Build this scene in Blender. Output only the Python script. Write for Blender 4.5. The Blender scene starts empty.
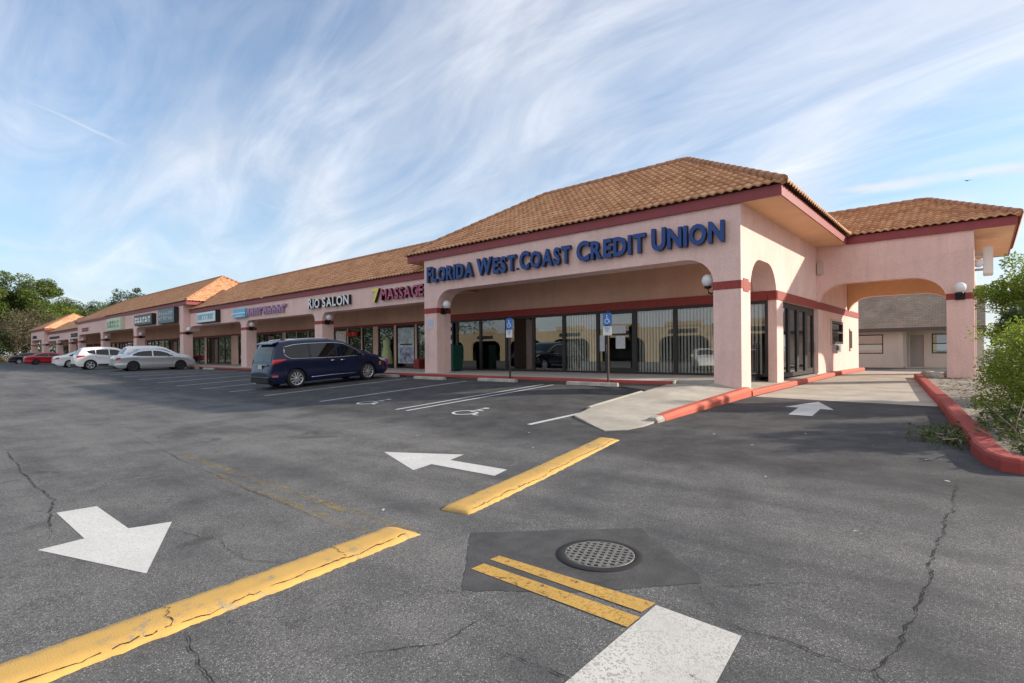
import bpy, bmesh, math, random
from mathutils import Vector, Matrix
PI = math.pi
R = math.radians
C = bpy.context.scene.collection
scene = bpy.context.scene

# ------------------------------------------------------------------ materials
def mat(name, col, rough=0.6, metal=0.0, var=0.0, vscale=4.0, bump=0.0, bscale=60.0, spec=0.5, coat=0.0,
        fine=0.0, fscale=80.0, emit=None):
    m = bpy.data.materials.new(name); m.use_nodes = True
    nt = m.node_tree; b = nt.nodes['Principled BSDF']
    b.inputs['Base Color'].default_value = (*col, 1)
    b.inputs['Roughness'].default_value = rough
    b.inputs['Metallic'].default_value = metal
    b.inputs['Specular IOR Level'].default_value = spec
    b.inputs['Coat Weight'].default_value = coat
    b.inputs['Coat Roughness'].default_value = 0.04
    tc = nt.nodes.new('ShaderNodeTexCoord')
    src = None
    if var > 0:
        n = nt.nodes.new('ShaderNodeTexNoise'); n.inputs['Scale'].default_value = vscale
        n.inputs['Detail'].default_value = 6; n.inputs['Roughness'].default_value = 0.65
        nt.links.new(tc.outputs['Object'], n.inputs['Vector'])
        mr = nt.nodes.new('ShaderNodeMapRange')
        mr.inputs['From Min'].default_value = 0.3; mr.inputs['From Max'].default_value = 0.7
        mr.inputs['To Min'].default_value = 1 - var; mr.inputs['To Max'].default_value = 1 + var
        nt.links.new(n.outputs['Fac'], mr.inputs['Value'])
        src = mr.outputs['Result']
    if fine > 0:
        n2 = nt.nodes.new('ShaderNodeTexNoise'); n2.inputs['Scale'].default_value = fscale
        n2.inputs['Detail'].default_value = 3
        nt.links.new(tc.outputs['Object'], n2.inputs['Vector'])
        mr2 = nt.nodes.new('ShaderNodeMapRange')
        mr2.inputs['From Min'].default_value = 0.3; mr2.inputs['From Max'].default_value = 0.7
        mr2.inputs['To Min'].default_value = 1 - fine; mr2.inputs['To Max'].default_value = 1 + fine
        nt.links.new(n2.outputs['Fac'], mr2.inputs['Value'])
        if src is None: src = mr2.outputs['Result']
        else:
            mm = nt.nodes.new('ShaderNodeMath'); mm.operation = 'MULTIPLY'
            nt.links.new(src, mm.inputs[0]); nt.links.new(mr2.outputs['Result'], mm.inputs[1]); src = mm.outputs[0]
    if src is not None:
        vm = nt.nodes.new('ShaderNodeVectorMath'); vm.operation = 'SCALE'
        vm.inputs[0].default_value = col
        nt.links.new(src, vm.inputs['Scale'])
        nt.links.new(vm.outputs['Vector'], b.inputs['Base Color'])
    if bump > 0:
        n3 = nt.nodes.new('ShaderNodeTexNoise'); n3.inputs['Scale'].default_value = bscale
        n3.inputs['Detail'].default_value = 4
        nt.links.new(tc.outputs['Object'], n3.inputs['Vector'])
        bp = nt.nodes.new('ShaderNodeBump'); bp.inputs['Strength'].default_value = bump
        bp.inputs['Distance'].default_value = 0.02
        nt.links.new(n3.outputs['Fac'], bp.inputs['Height'])
        nt.links.new(bp.outputs['Normal'], b.inputs['Normal'])
    if emit:
        b.inputs['Emission Color'].default_value = (*emit[0], 1); b.inputs['Emission Strength'].default_value = emit[1]
    return m

def nodes(m): return m.node_tree, m.node_tree.nodes, m.node_tree.links
def bsdf(m): return m.node_tree.nodes['Principled BSDF']
def ramp(nt, src, stops):
    r = nt.nodes.new('ShaderNodeValToRGB'); e = r.color_ramp.elements
    while len(e) < len(stops): e.new(0.5)
    for el, (p, c) in zip(e, stops):
        el.position = p; el.color = (*c, 1) if len(c) == 3 else c
    nt.links.new(src, r.inputs['Fac']); return r.outputs['Color']
def math_n(nt, op, a, b=None, c=None, clamp=False):
    n = nt.nodes.new('ShaderNodeMath'); n.operation = op; n.use_clamp = clamp
    for i, v in enumerate((a, b, c)):
        if v is None: continue
        if isinstance(v, (int, float)): n.inputs[i].default_value = v
        else: nt.links.new(v, n.inputs[i])
    return n.outputs[0]
def noise(nt, vec, scale, detail=4, rough=0.6, dist=0.0):
    n = nt.nodes.new('ShaderNodeTexNoise'); n.inputs['Scale'].default_value = scale
    n.inputs['Detail'].default_value = detail; n.inputs['Roughness'].default_value = rough
    n.inputs['Distortion'].default_value = dist
    if vec is not None: nt.links.new(vec, n.inputs['Vector'])
    return n.outputs['Fac']
def maprange(nt, v, a, b, c, d, smooth=False):
    n = nt.nodes.new('ShaderNodeMapRange')
    if smooth: n.interpolation_type = 'SMOOTHSTEP'
    for k, x in (('From Min', a), ('From Max', b), ('To Min', c), ('To Max', d)): n.inputs[k].default_value = x
    nt.links.new(v, n.inputs['Value']); return n.outputs['Result']
def mixc(nt, f, a, b):
    n = nt.nodes.new('ShaderNodeMix'); n.data_type = 'RGBA'
    for k, v in ((0, f), (6, a), (7, b)):
        if isinstance(v, (int, float)): n.inputs[k].default_value = v
        elif isinstance(v, tuple): n.inputs[k].default_value = (*v, 1) if len(v) == 3 else v
        else: nt.links.new(v, n.inputs[k])
    return n.outputs[2]

M = {}
def stucco(name, col):
    """painted stucco: fine sand texture, faint rain streaks and grime"""
    m = mat(name, col, 0.85, bump=0.6, bscale=38)
    nt, N, L = nodes(m)
    tc = N.new('ShaderNodeTexCoord')
    mp = N.new('ShaderNodeMapping'); mp.inputs['Scale'].default_value = (2.2, 2.2, 0.25)
    L.new(tc.outputs['Object'], mp.inputs['Vector'])
    st = noise(nt, mp.outputs['Vector'], 1.6, 6, 0.7)
    bl = noise(nt, tc.outputs['Object'], 0.7, 5, 0.6)
    fi = noise(nt, tc.outputs['Object'], 24, 5, 0.7)
    a = maprange(nt, st, 0.45, 0.80, 1.02, 0.88)
    pv = N.new('ShaderNodeTexVoronoi'); pv.inputs['Scale'].default_value = 0.55; L.new(tc.outputs['Object'], pv.inputs['Vector'])
    ps = N.new('ShaderNodeSeparateColor'); L.new(pv.outputs['Color'], ps.inputs[0])
    b = math_n(nt, 'MULTIPLY', maprange(nt, bl, 0.3, 0.7, 0.90, 1.06), maprange(nt, ps.outputs[0], 0, 1, 0.97, 1.03))
    c = maprange(nt, fi, 0.3, 0.7, 0.89, 1.10)
    s = math_n(nt, 'MULTIPLY', math_n(nt, 'MULTIPLY', a, b), c)
    vm = N.new('ShaderNodeVectorMath'); vm.operation = 'SCALE'; vm.inputs[0].default_value = col
    L.new(s, vm.inputs['Scale']); L.new(vm.outputs['Vector'], bsdf(m).inputs['Base Color'])
    return m
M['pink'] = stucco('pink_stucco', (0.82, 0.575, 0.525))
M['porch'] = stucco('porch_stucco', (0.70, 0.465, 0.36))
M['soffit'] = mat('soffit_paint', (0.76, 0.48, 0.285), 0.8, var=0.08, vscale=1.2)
M['fascia'] = mat('maroon_fascia', (0.27, 0.048, 0.055), 0.55, var=0.12, vscale=2)
def tilework(name, col):
    m = mat(name, col, 0.6)
    nt, N, L = nodes(m); tc = N.new('ShaderNodeTexCoord')
    s = N.new('ShaderNodeSeparateXYZ'); L.new(tc.outputs['Object'], s.inputs[0])
    x = math_n(nt, 'ADD', s.outputs[0], s.outputs[1])
    f = math_n(nt, 'FRACT', math_n(nt, 'MULTIPLY', x, 8.5))
    g_ = math_n(nt, 'LESS_THAN', f, 0.10)
    v = noise(nt, tc.outputs['Object'], 9, 3)
    c = mixc(nt, maprange(nt, v, 0.3, 0.7, 0, 1), tuple(k * 0.8 for k in col), tuple(k * 1.2 for k in col))
    L.new(mixc(nt, g_, c, (0.17, 0.075, 0.065)), bsdf(m).inputs['Base Color'])
    return m
M['band'] = tilework('red_tile_band', (0.30, 0.038, 0.030))
M['frame'] = mat('bronze_aluminium', (0.035, 0.030, 0.028), 0.45, 0.3)
M['trimlight'] = mat('pale_trim', (0.62, 0.50, 0.44), 0.7)
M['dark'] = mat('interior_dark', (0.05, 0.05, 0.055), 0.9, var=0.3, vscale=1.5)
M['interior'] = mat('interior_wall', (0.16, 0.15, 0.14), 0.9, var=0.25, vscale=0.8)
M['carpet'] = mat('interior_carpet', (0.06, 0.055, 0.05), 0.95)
M['concrete'] = mat('concrete', (0.40, 0.365, 0.315), 0.9, var=0.24, vscale=1.1, bump=0.2, bscale=90, fine=0.12, fscale=60)
M['walk'] = mat('pavement_concrete', (0.42, 0.39, 0.35), 0.9, var=0.12, vscale=1.1, fine=0.1)
M['stop'] = mat('wheel_stop_concrete', (0.40, 0.37, 0.33), 0.9, var=0.3, vscale=5, bump=0.3, fine=0.2)
M['iron'] = mat('wrought_iron', (0.02, 0.02, 0.022), 0.5, 0.4)
M['metal'] = mat('galvanised_metal', (0.45, 0.45, 0.46), 0.4, 0.8)
M['whitem'] = mat('white_enamel', (0.75, 0.75, 0.74), 0.4)
M['globe'] = mat('globe_glass', (0.78, 0.79, 0.82), 0.25)
M['bluesign'] = mat('blue_sign', (0.03, 0.17, 0.52), 0.45)
M['lblue'] = mat('letter_blue', (0.009, 0.055, 0.24), 0.5)
M['lblue_side'] = mat('letter_blue_return', (0.01, 0.02, 0.05), 0.5)
M['lwhite'] = mat('letter_white', (0.80, 0.81, 0.82), 0.4)
M['black'] = mat('black_paint', (0.012, 0.012, 0.014), 0.5)
M['yellowl'] = mat('letter_yellow', (0.80, 0.66, 0.10), 0.4)
M['magenta'] = mat('letter_magenta', (0.50, 0.07, 0.17), 0.4)
M['purple'] = mat('letter_purple', (0.36, 0.22, 0.36), 0.5)
M['cyan'] = mat('sign_cyan', (0.10, 0.48, 0.75), 0.4)
M['green'] = mat('green_enamel', (0.0, 0.07, 0.045), 0.4)
M['redp'] = mat('red_plastic', (0.24, 0.015, 0.022), 0.4)
M['pinkp'] = mat('pink_plastic', (0.55, 0.04, 0.45), 0.5)
M['blind'] = mat('blind_vane', (0.80, 0.79, 0.72), 0.8)
M['tyre'] = mat('tyre_rubber', (0.018, 0.018, 0.019), 0.85, bump=0.1)
M['rim'] = mat('alloy_rim', (0.62, 0.62, 0.64), 0.3, 0.75)
M['rimdark'] = mat('dark_rim', (0.05, 0.05, 0.052), 0.35, 0.6)
M['chrome'] = mat('chrome', (0.85, 0.85, 0.86), 0.12, 1.0)
M['cglass'] = mat('car_glass', (0.010, 0.012, 0.013), 0.03, 0, spec=0.5)
M['plastic'] = mat('black_plastic', (0.02, 0.02, 0.021), 0.6)
M['taillight'] = mat('tail_lamp', (0.55, 0.012, 0.02), 0.12, coat=0.6)
M['headlight'] = mat('head_lamp', (0.72, 0.74, 0.76), 0.1, 0.3)
M['plate'] = mat('number_plate', (0.55, 0.60, 0.62), 0.4, var=0.3, vscale=25)
def paint(name, col, metal=0.35, rough=0.32):
    return mat(name, col, rough, metal, coat=0.35)
M['navy'] = mat('navy_car_paint', (0.007, 0.013, 0.045), 0.28, 0.0, spec=0.35, coat=0.2)
M['silver'] = paint('silver_car_paint', (0.58, 0.60, 0.63), 0.6)
M['wcar'] = paint('white_car_paint', (0.78, 0.79, 0.80), 0.0)
M['rcar'] = paint('red_car_paint', (0.42, 0.012, 0.025), 0.2)
M['bcar'] = paint('black_car_paint', (0.012, 0.013, 0.016), 0.2)
M['shingle'] = mat('asphalt_shingle', (0.155, 0.125, 0.105), 0.95)
def _shingle():
    m = M['shingle']; nt, N, L = nodes(m); tc = N.new('ShaderNodeTexCoord')
    br = N.new('ShaderNodeTexBrick'); br.inputs['Scale'].default_value = 1.0
    mp = N.new('ShaderNodeMapping'); mp.inputs['Rotation'].default_value = (R(90), 0, 0)
    L.new(tc.outputs['Object'], mp.inputs['Vector']); L.new(mp.outputs['Vector'], br.inputs['Vector'])
    br.inputs['Brick Width'].default_value = 0.30; br.inputs['Row Height'].default_value = 0.11
    br.inputs['Mortar Size'].default_value = 0.012; br.inputs['Bias'].default_value = 0.0
    br.inputs['Color1'].default_value = (0.29, 0.24, 0.19, 1); br.inputs['Color2'].default_value = (0.245, 0.20, 0.16, 1)
    br.inputs['Mortar'].default_value = (0.18, 0.15, 0.12, 1)
    v = noise(nt, tc.outputs['Object'], 1.2, 5)
    vm = N.new('ShaderNodeVectorMath'); vm.operation = 'SCALE'
    L.new(br.outputs['Color'], vm.inputs[0]); L.new(maprange(nt, v, 0.3, 0.7, 0.8, 1.25), vm.inputs['Scale'])
    L.new(vm.outputs['Vector'], bsdf(m).inputs['Base Color'])
_shingle()
M['greywall'] = mat('grey_siding', (0.55, 0.515, 0.46), 0.85, var=0.08, vscale=1.0)
M['greydoor'] = mat('grey_door', (0.30, 0.285, 0.265), 0.6)
M['cream'] = mat('cream_stucco', (0.46, 0.37, 0.25), 0.85, var=0.08, vscale=1.0)
M['bark'] = mat('bark', (0.11, 0.085, 0.065), 0.95, var=0.35, vscale=9, bump=0.6, bscale=30)
M['twig'] = mat('dry_twig', (0.26, 0.21, 0.16), 0.95, var=0.3, vscale=10)

def leafmat(name, c1, c2, c3, rough=0.5, trans=0.35):
    """leaf-to-leaf colour variation comes from the Random-per-island socket"""
    m = bpy.data.materials.new(name); m.use_nodes = True
    nt, N, L = nodes(m); b = bsdf(m)
    ge = N.new('ShaderNodeNewGeometry')
    c = ramp(nt, ge.outputs['Random Per Island'], [(0.0, c1), (0.5, c2), (1.0, c3)])
    L.new(c, b.inputs['Base Color']); b.inputs['Roughness'].default_value = rough
    tr = N.new('ShaderNodeBsdfTranslucent'); L.new(c, tr.inputs['Color'])
    mx = N.new('ShaderNodeMixShader'); mx.inputs['Fac'].default_value = trans
    L.new(b.outputs['BSDF'], mx.inputs[1]); L.new(tr.outputs['BSDF'], mx.inputs[2])
    L.new(mx.outputs['Shader'], N['Material Output'].inputs['Surface'])
    return m
M['oak'] = leafmat('oak_leaf', (0.045, 0.08, 0.016), (0.10, 0.155, 0.025), (0.18, 0.225, 0.045))
M['dkleaf'] = leafmat('dark_leaf', (0.022, 0.045, 0.014), (0.045, 0.08, 0.02), (0.08, 0.11, 0.03))
M['brush'] = leafmat('dry_brush_leaf', (0.06, 0.06, 0.03), (0.12, 0.105, 0.055), (0.19, 0.16, 0.095))
M['ltleaf'] = leafmat('bright_leaf', (0.10, 0.17, 0.018), (0.21, 0.30, 0.03), (0.36, 0.40, 0.07), 0.45, 0.5)
M['weed'] = leafmat('weed_leaf', (0.05, 0.10, 0.02), (0.10, 0.15, 0.035), (0.17, 0.17, 0.06))
M['drygrass'] = leafmat('dry_grass', (0.22, 0.17, 0.08), (0.30, 0.24, 0.12), (0.16, 0.17, 0.06))
M['litter'] = leafmat('leaf_litter', (0.20, 0.15, 0.10), (0.30, 0.24, 0.17), (0.12, 0.09, 0.06), 0.8, 0.0)

def glassmat(name, tint, refl):
    """tinted shopfront glass: mirror reflection over a see-through tint"""
    m = bpy.data.materials.new(name); m.use_nodes = True
    nt, N, L = nodes(m); N.remove(bsdf(m))
    tr = N.new('ShaderNodeBsdfTransparent'); tr.inputs['Color'].default_value = (*tint, 1)
    gl = N.new('ShaderNodeBsdfGlossy'); gl.inputs['Roughness'].default_value = 0.01
    gl.inputs['Color'].default_value = (0.94, 0.96, 0.97, 1)
    lw = N.new('ShaderNodeFresnel'); lw.inputs['IOR'].default_value = 1.52
    f = math_n(nt, 'ADD', lw.outputs[0], refl, clamp=True)
    mx = N.new('ShaderNodeMixShader'); L.new(f, mx.inputs['Fac'])
    L.new(tr.outputs[0], mx.inputs[1]); L.new(gl.outputs[0], mx.inputs[2])
    L.new(mx.outputs[0], N['Material Output'].inputs['Surface'])
    return m
M['glass'] = glassmat('storefront_glass', (0.60, 0.66, 0.64), 0.11)
M['glassc'] = glassmat('clear_glass', (0.92, 0.93, 0.92), 0.05)
M['glassd'] = glassmat('dark_tinted_glass', (0.30, 0.36, 0.35), 0.16)

def tilemat(name, dark, mid, lite):
    """clay tile: colour changes from tile to tile (uv = tile column, course)"""
    m = mat(name, mid, 0.75)
    nt, N, L = nodes(m); b = bsdf(m)
    uv = N.new('ShaderNodeUVMap')
    fl = N.new('ShaderNodeVectorMath'); fl.operation = 'FLOOR'; L.new(uv.outputs[0], fl.inputs[0])
    wn = N.new('ShaderNodeTexWhiteNoise'); wn.noise_dimensions = '2D'; L.new(fl.outputs[0], wn.inputs['Vector'])
    tc = N.new('ShaderNodeTexCoord')
    big = noise(nt, tc.outputs['Object'], 0.9, 4); fi = noise(nt, tc.outputs['Object'], 14, 4)
    f = math_n(nt, 'ADD', math_n(nt, 'MULTIPLY', wn.outputs['Value'], 0.50),
               math_n(nt, 'ADD', math_n(nt, 'MULTIPLY', big, 0.45), math_n(nt, 'MULTIPLY', fi, 0.10)))
    c = ramp(nt, f, [(0.25, dark), (0.55, mid), (0.95, lite)])
    L.new(c, b.inputs['Base Color'])
    return m
M['tile'] = tilemat('clay_tile', (0.45, 0.22, 0.115), (0.60, 0.325, 0.175), (0.70, 0.43, 0.25))
M['tilecap'] = mat('clay_ridge_tile', (0.40, 0.20, 0.11), 0.8, var=0.25, vscale=2.5, fine=0.2, fscale=20)

def roadpaint(name, col, under=(0.09, 0.09, 0.092), wear=0.35, scale=14, solid=False):
    m = mat(name, col, 0.75, bump=0.25, bscale=140)
    nt, N, L = nodes(m); tc = N.new('ShaderNodeTexCoord')
    a = noise(nt, tc.outputs['Object'], scale, 8, 0.75); b2 = noise(nt, tc.outputs['Object'], 1.3, 4)
    h = noise(nt, tc.outputs['Object'], 110, 2)
    k = math_n(nt, 'ADD', math_n(nt, 'MULTIPLY', a, 0.6), math_n(nt, 'ADD', math_n(nt, 'MULTIPLY', b2, 0.25), math_n(nt, 'MULTIPLY', h, 0.15)))
    w = maprange(nt, k, 0.42 - 0.14 * (1 - wear), 0.475 - 0.14 * (1 - wear), 1, 0)
    v = maprange(nt, math_n(nt, 'ADD', math_n(nt, 'MULTIPLY', b2, 0.6), math_n(nt, 'MULTIPLY', a, 0.4)), 0.3, 0.7, 0.80, 1.10)
    vm = N.new('ShaderNodeVectorMath'); vm.operation = 'SCALE'; vm.inputs[0].default_value = col
    L.new(v, vm.inputs['Scale'])
    if solid:
        L.new(mixc(nt, w, vm.outputs['Vector'], under), bsdf(m).inputs['Base Color'])
    else:
        ge = N.new('ShaderNodeNewGeometry'); vo = N.new('ShaderNodeTexVoronoi'); vo.inputs['Scale'].default_value = 88; L.new(ge.outputs['Position'], vo.inputs['Vector'])
        sc = N.new('ShaderNodeSeparateColor'); L.new(vo.outputs['Color'], sc.inputs[0])
        pits = math_n(nt, 'MULTIPLY', math_n(nt, 'GREATER_THAN', sc.outputs[1], 0.72), maprange(nt, b2, 0.35, 0.65, 0.14 * wear, 0.75 * wear))
        L.new(vm.outputs['Vector'], bsdf(m).inputs['Base Color'])
        tr = N.new('ShaderNodeBsdfTransparent'); mx = N.new('ShaderNodeMixShader'); L.new(math_n(nt, 'MAXIMUM', w, pits), mx.inputs['Fac'])
        L.new(bsdf(m).outputs[0], mx.inputs[1]); L.new(tr.outputs[0], mx.inputs[2]); L.new(mx.outputs[0], N['Material Output'].inputs['Surface'])
    return m
M['wpaint'] = roadpaint('white_road_paint', (0.58, 0.58, 0.57), wear=0.22)
M['wline'] = roadpaint('white_stall_paint', (0.56, 0.58, 0.60), wear=0.55)
M['wstop'] = roadpaint('white_stop_bar_paint', (0.55, 0.54, 0.515), wear=0.5, scale=9)
M['ypaint'] = roadpaint('yellow_road_paint', (0.54, 0.325, 0.075), wear=0.7)
M['ycurb'] = roadpaint('yellow_curb_paint', (0.58, 0.355, 0.095), under=(0.30, 0.25, 0.17), wear=0.92, scale=8, solid=True)
M['rkerb'] = roadpaint('red_kerb_paint', (0.36, 0.055, 0.045), under=(0.30, 0.22, 0.18), wear=0.32, scale=6, solid=True)
M['okerb'] = roadpaint('orange_red_kerb_paint', (0.54, 0.115, 0.070), under=(0.40, 0.24, 0.19), wear=0.32, scale=6, solid=True)
M['castiron'] = mat('cast_iron', (0.20, 0.195, 0.185), 0.6, 0.35, var=0.3, vscale=20)
M['castdark'] = mat('cast_iron_dark', (0.025, 0.025, 0.026), 0.7, 0.3)
M['crack'] = mat('crack_shadow_tar', (0.012, 0.012, 0.013), 0.95)

# ------------------------------------------------------------------ ground shape
def ss(a, b, x):
    t = min(1, max(0, (x - a) / (b - a))); return t * t * (3 - 2 * t)
def interp(p, x):
    if x <= p[0][0]: return p[0][1]
    for (a, b), (c, d) in zip(p, p[1:]):
        if x <= c: return b + (d - b) * (x - a) / (c - a)
    return p[-1][1]
PARK = [(1, -.5), (4, -.47), (7.9, -.32), (13.8, 0.0), (20, 0.03)]
DRIVE = [(2, -.5), (5, -.47), (10, -.34), (15.8, -.21), (27, -.08), (40, -.1)]
FARL = [(0, -.45), (4, -.28), (8, -.03), (12, 0.02), (20, 0.03)]
def g(X, Y):
    w = ss(-9.5, -5.5, X); v = ss(-24, -40, X) if False else ss(24, 40, -X)
    p = interp(PARK, Y) * (1 - v) + interp(FARL, Y) * v
    return p * (1 - w) + interp(DRIVE, Y) * w

# ------------------------------------------------------------------ mesh builder
def origin_of(o):
    v = Vector((0, 0, 0))
    while o is not None:
        v = v + o.location; o = o.parent
    return v
class MB:
    def __init__(s): s.v = []; s.f = []; s.m = []; s.uv = []; s.sm = []; s.hasuv = False
    def face(s, idx, mi=0, uv=None, smooth=False):
        s.f.append(idx); s.m.append(mi); s.uv.append(uv); s.sm.append(smooth)
        if uv: s.hasuv = True
    def add(s, pts): b = len(s.v); s.v.extend(tuple(p) for p in pts); return b
    def box(s, x0, x1, y0, y1, z0, z1, mi=0):
        b = s.add([(x0, y0, z0), (x1, y0, z0), (x1, y1, z0), (x0, y1, z0), (x0, y0, z1), (x1, y0, z1), (x1, y1, z1), (x0, y1, z1)])
        for q in ((0, 3, 2, 1), (4, 5, 6, 7), (0, 1, 5, 4), (1, 2, 6, 5), (2, 3, 7, 6), (3, 0, 4, 7)):
            s.face([b + i for i in q], mi)
        return s
    def hexa(s, p, mi=0):
        b = s.add(p)
        for q in ((0, 3, 2, 1), (4, 5, 6, 7), (0, 1, 5, 4), (1, 2, 6, 5), (2, 3, 7, 6), (3, 0, 4, 7)):
            s.face([b + i for i in q], mi)
    def prism(s, poly, a0, a1, axis='y', mi=0):
        """2-D outline swept along one axis; axis y: poly=(x,z); x: poly=(y,z); z: poly=(x,y)"""
        def P(p, a):
            if axis == 'y': return (p[0], a, p[1])
            if axis == 'x': return (a, p[0], p[1])
            return (p[0], p[1], a)
        n = len(poly); b = s.add([P(p, a0) for p in poly] + [P(p, a1) for p in poly])
        s.face([b + i for i in range(n)], mi); s.face([b + n + i for i in reversed(range(n))], mi)
        for i in range(n):
            j = (i + 1) % n; s.face([b + i, b + n + i, b + n + j, b + j], mi)
        return s
    def quad(s, a, b_, c, d, mi=0):
        b = s.add([a, b_, c, d]); s.face([b, b + 1, b + 2, b + 3], mi)
    def tube(s, path, r, n=8, mi=0, cap=True, smooth=True):
        path = [Vector(p) for p in path]; rr = r if isinstance(r, (list, tuple)) else [r] * len(path)
        rings = []
        for i, p in enumerate(path):
            t = (path[min(i + 1, len(path) - 1)] - path[max(i - 1, 0)])
            t = t.normalized() if t.length > 1e-9 else Vector((0, 0, 1))
            up = Vector((0, 0, 1)) if abs(t.z) < 0.95 else Vector((1, 0, 0))
            a = t.cross(up).normalized(); c = t.cross(a)
            rings.append(s.add([p + (a * math.cos(2 * PI * k / n) + c * math.sin(2 * PI * k / n)) * rr[i] for k in range(n)]))
        for i in range(len(rings) - 1):
            for k in range(n):
                s.face([rings[i] + k, rings[i] + (k + 1) % n, rings[i + 1] + (k + 1) % n, rings[i + 1] + k], mi, None, smooth)
        if cap:
            s.face([rings[0] + k for k in reversed(range(n))], mi); s.face([rings[-1] + k for k in range(n)], mi)
        return s
    def lathe(s, prof, c=(0, 0, 0), axis='z', n=24, mi=0, smooth=True):
        """prof: (radius, height) list"""
        rings = []
        for r, h in prof:
            pts = []
            for k in range(n):
                a = 2 * PI * k / n; u, w = r * math.cos(a), r * math.sin(a)
                pts.append((c[0] + u, c[1] + w, c[2] + h) if axis == 'z' else
                           ((c[0] + u, c[1] + h, c[2] + w) if axis == 'y' else (c[0] + h, c[1] + u, c[2] + w)))
            rings.append(s.add(pts))
        for i in range(len(rings) - 1):
            for k in range(n):
                s.face([rings[i] + k, rings[i] + (k + 1) % n, rings[i + 1] + (k + 1) % n, rings[i + 1] + k], mi, None, smooth)
        return s
    def build(s, name, m, parent=None, fix=True, world=True):
        me = bpy.data.meshes.new(name)
        off = origin_of(parent) if (parent is not None and world) else Vector((0, 0, 0))
        me.from_pydata([(x - off.x, y - off.y, z - off.z) for x, y, z in s.v], [], s.f)
        for k in (m if isinstance(m, (list, tuple)) else [m]): me.materials.append(k)
        me.polygons.foreach_set('material_index', s.m); me.polygons.foreach_set('use_smooth', s.sm)
        if s.hasuv:
            ul = me.uv_layers.new(name='UVMap')
            for p, uv in zip(me.polygons, s.uv):
                if uv:
                    for li, q in zip(p.loop_indices, uv): ul.data[li].uv = q
        if fix:
            bm = bmesh.new(); bm.from_mesh(me)
            bmesh.ops.recalc_face_normals(bm, faces=bm.faces); bm.to_mesh(me); bm.free()
        me.update()
        o = bpy.data.objects.new(name, me); C.objects.link(o)
        if parent is not None: o.parent = parent
        return o
def tag(o, label=None, cat=None, group=None, kind=None):
    if label: o['label'] = label
    if cat: o['category'] = cat
    if group: o['group'] = group
    if kind: o['kind'] = kind
    return o
def thing(name, label, cat, loc, group=None, rz=0):
    o = bpy.data.objects.new(name, None); C.objects.link(o); o.location = loc; o.rotation_euler = (0, 0, rz)
    o.empty_display_size = 0.3
    return tag(o, label, cat, group)
def dup(o, loc=None, rz=None, label=None, parent=None):
    c = o.copy(); C.objects.link(c); c.parent = parent
    if loc is not None: c.location = loc
    if rz is not None: c.rotation_euler = (0, 0, rz)
    if label: c['label'] = label
    for ch in list(o.children): dup(ch, parent=c)
    return c
def bevel(o, w, seg=2):
    bm = bmesh.new(); bm.from_mesh(o.data)
    bmesh.ops.bevel(bm, geom=[e for e in bm.edges if len(e.link_faces) == 2 and e.calc_face_angle(0) > 0.6], offset=w, segments=seg, affect='EDGES', clamp_overlap=True)
    bm.to_mesh(o.data); bm.free(); return o

def frange(a, b, st):
    n = max(1, int(round((b - a) / st))); return [a + (b - a) * i / n for i in range(n + 1)]
BRK = [1, 2, 4, 5, 7.9, 10, 13.8, 15.8]
def drape(name, poly, m, dz, kind='structure', zf=None, step=0.5, thick=0, label=None):
    """a sheet cut along a grid and laid on the ground (or on zf), dz above it"""
    bm = bmesh.new(); vs = [bm.verts.new((x, y, 0)) for x, y in poly]; bm.faces.new(vs)
    xs = [p[0] for p in poly]; ys = [p[1] for p in poly]
    def cuts(a, b): return [k * step for k in range(int(math.ceil(a / step)), int(math.floor(b / step)) + 1)]
    for x in cuts(min(xs), max(xs)):
        bmesh.ops.bisect_plane(bm, geom=bm.verts[:] + bm.edges[:] + bm.faces[:], plane_co=(x, 0, 0), plane_no=(1, 0, 0))
    for y in sorted(set(cuts(min(ys), max(ys)) + [b for b in BRK if min(ys) < b < max(ys)])):
        bmesh.ops.bisect_plane(bm, geom=bm.verts[:] + bm.edges[:] + bm.faces[:], plane_co=(0, y, 0), plane_no=(0, 1, 0))
    for v in bm.verts: v.co.z = (zf or g)(v.co.x, v.co.y) + dz
    if thick:
        r = bmesh.ops.extrude_face_region(bm, geom=bm.faces[:])
        for e in r['geom']:
            if isinstance(e, bmesh.types.BMVert): e.co.z -= thick
    bmesh.ops.recalc_face_normals(bm, faces=bm.faces)
    if not thick:
        for f in bm.faces:
            if f.normal.z < 0: f.normal_flip()
    me = bpy.data.meshes.new(name); bm.to_mesh(me); bm.free(); me.materials.append(m)
    o = bpy.data.objects.new(name, me); C.objects.link(o)
    if kind: o['kind'] = kind
    return o

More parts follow.
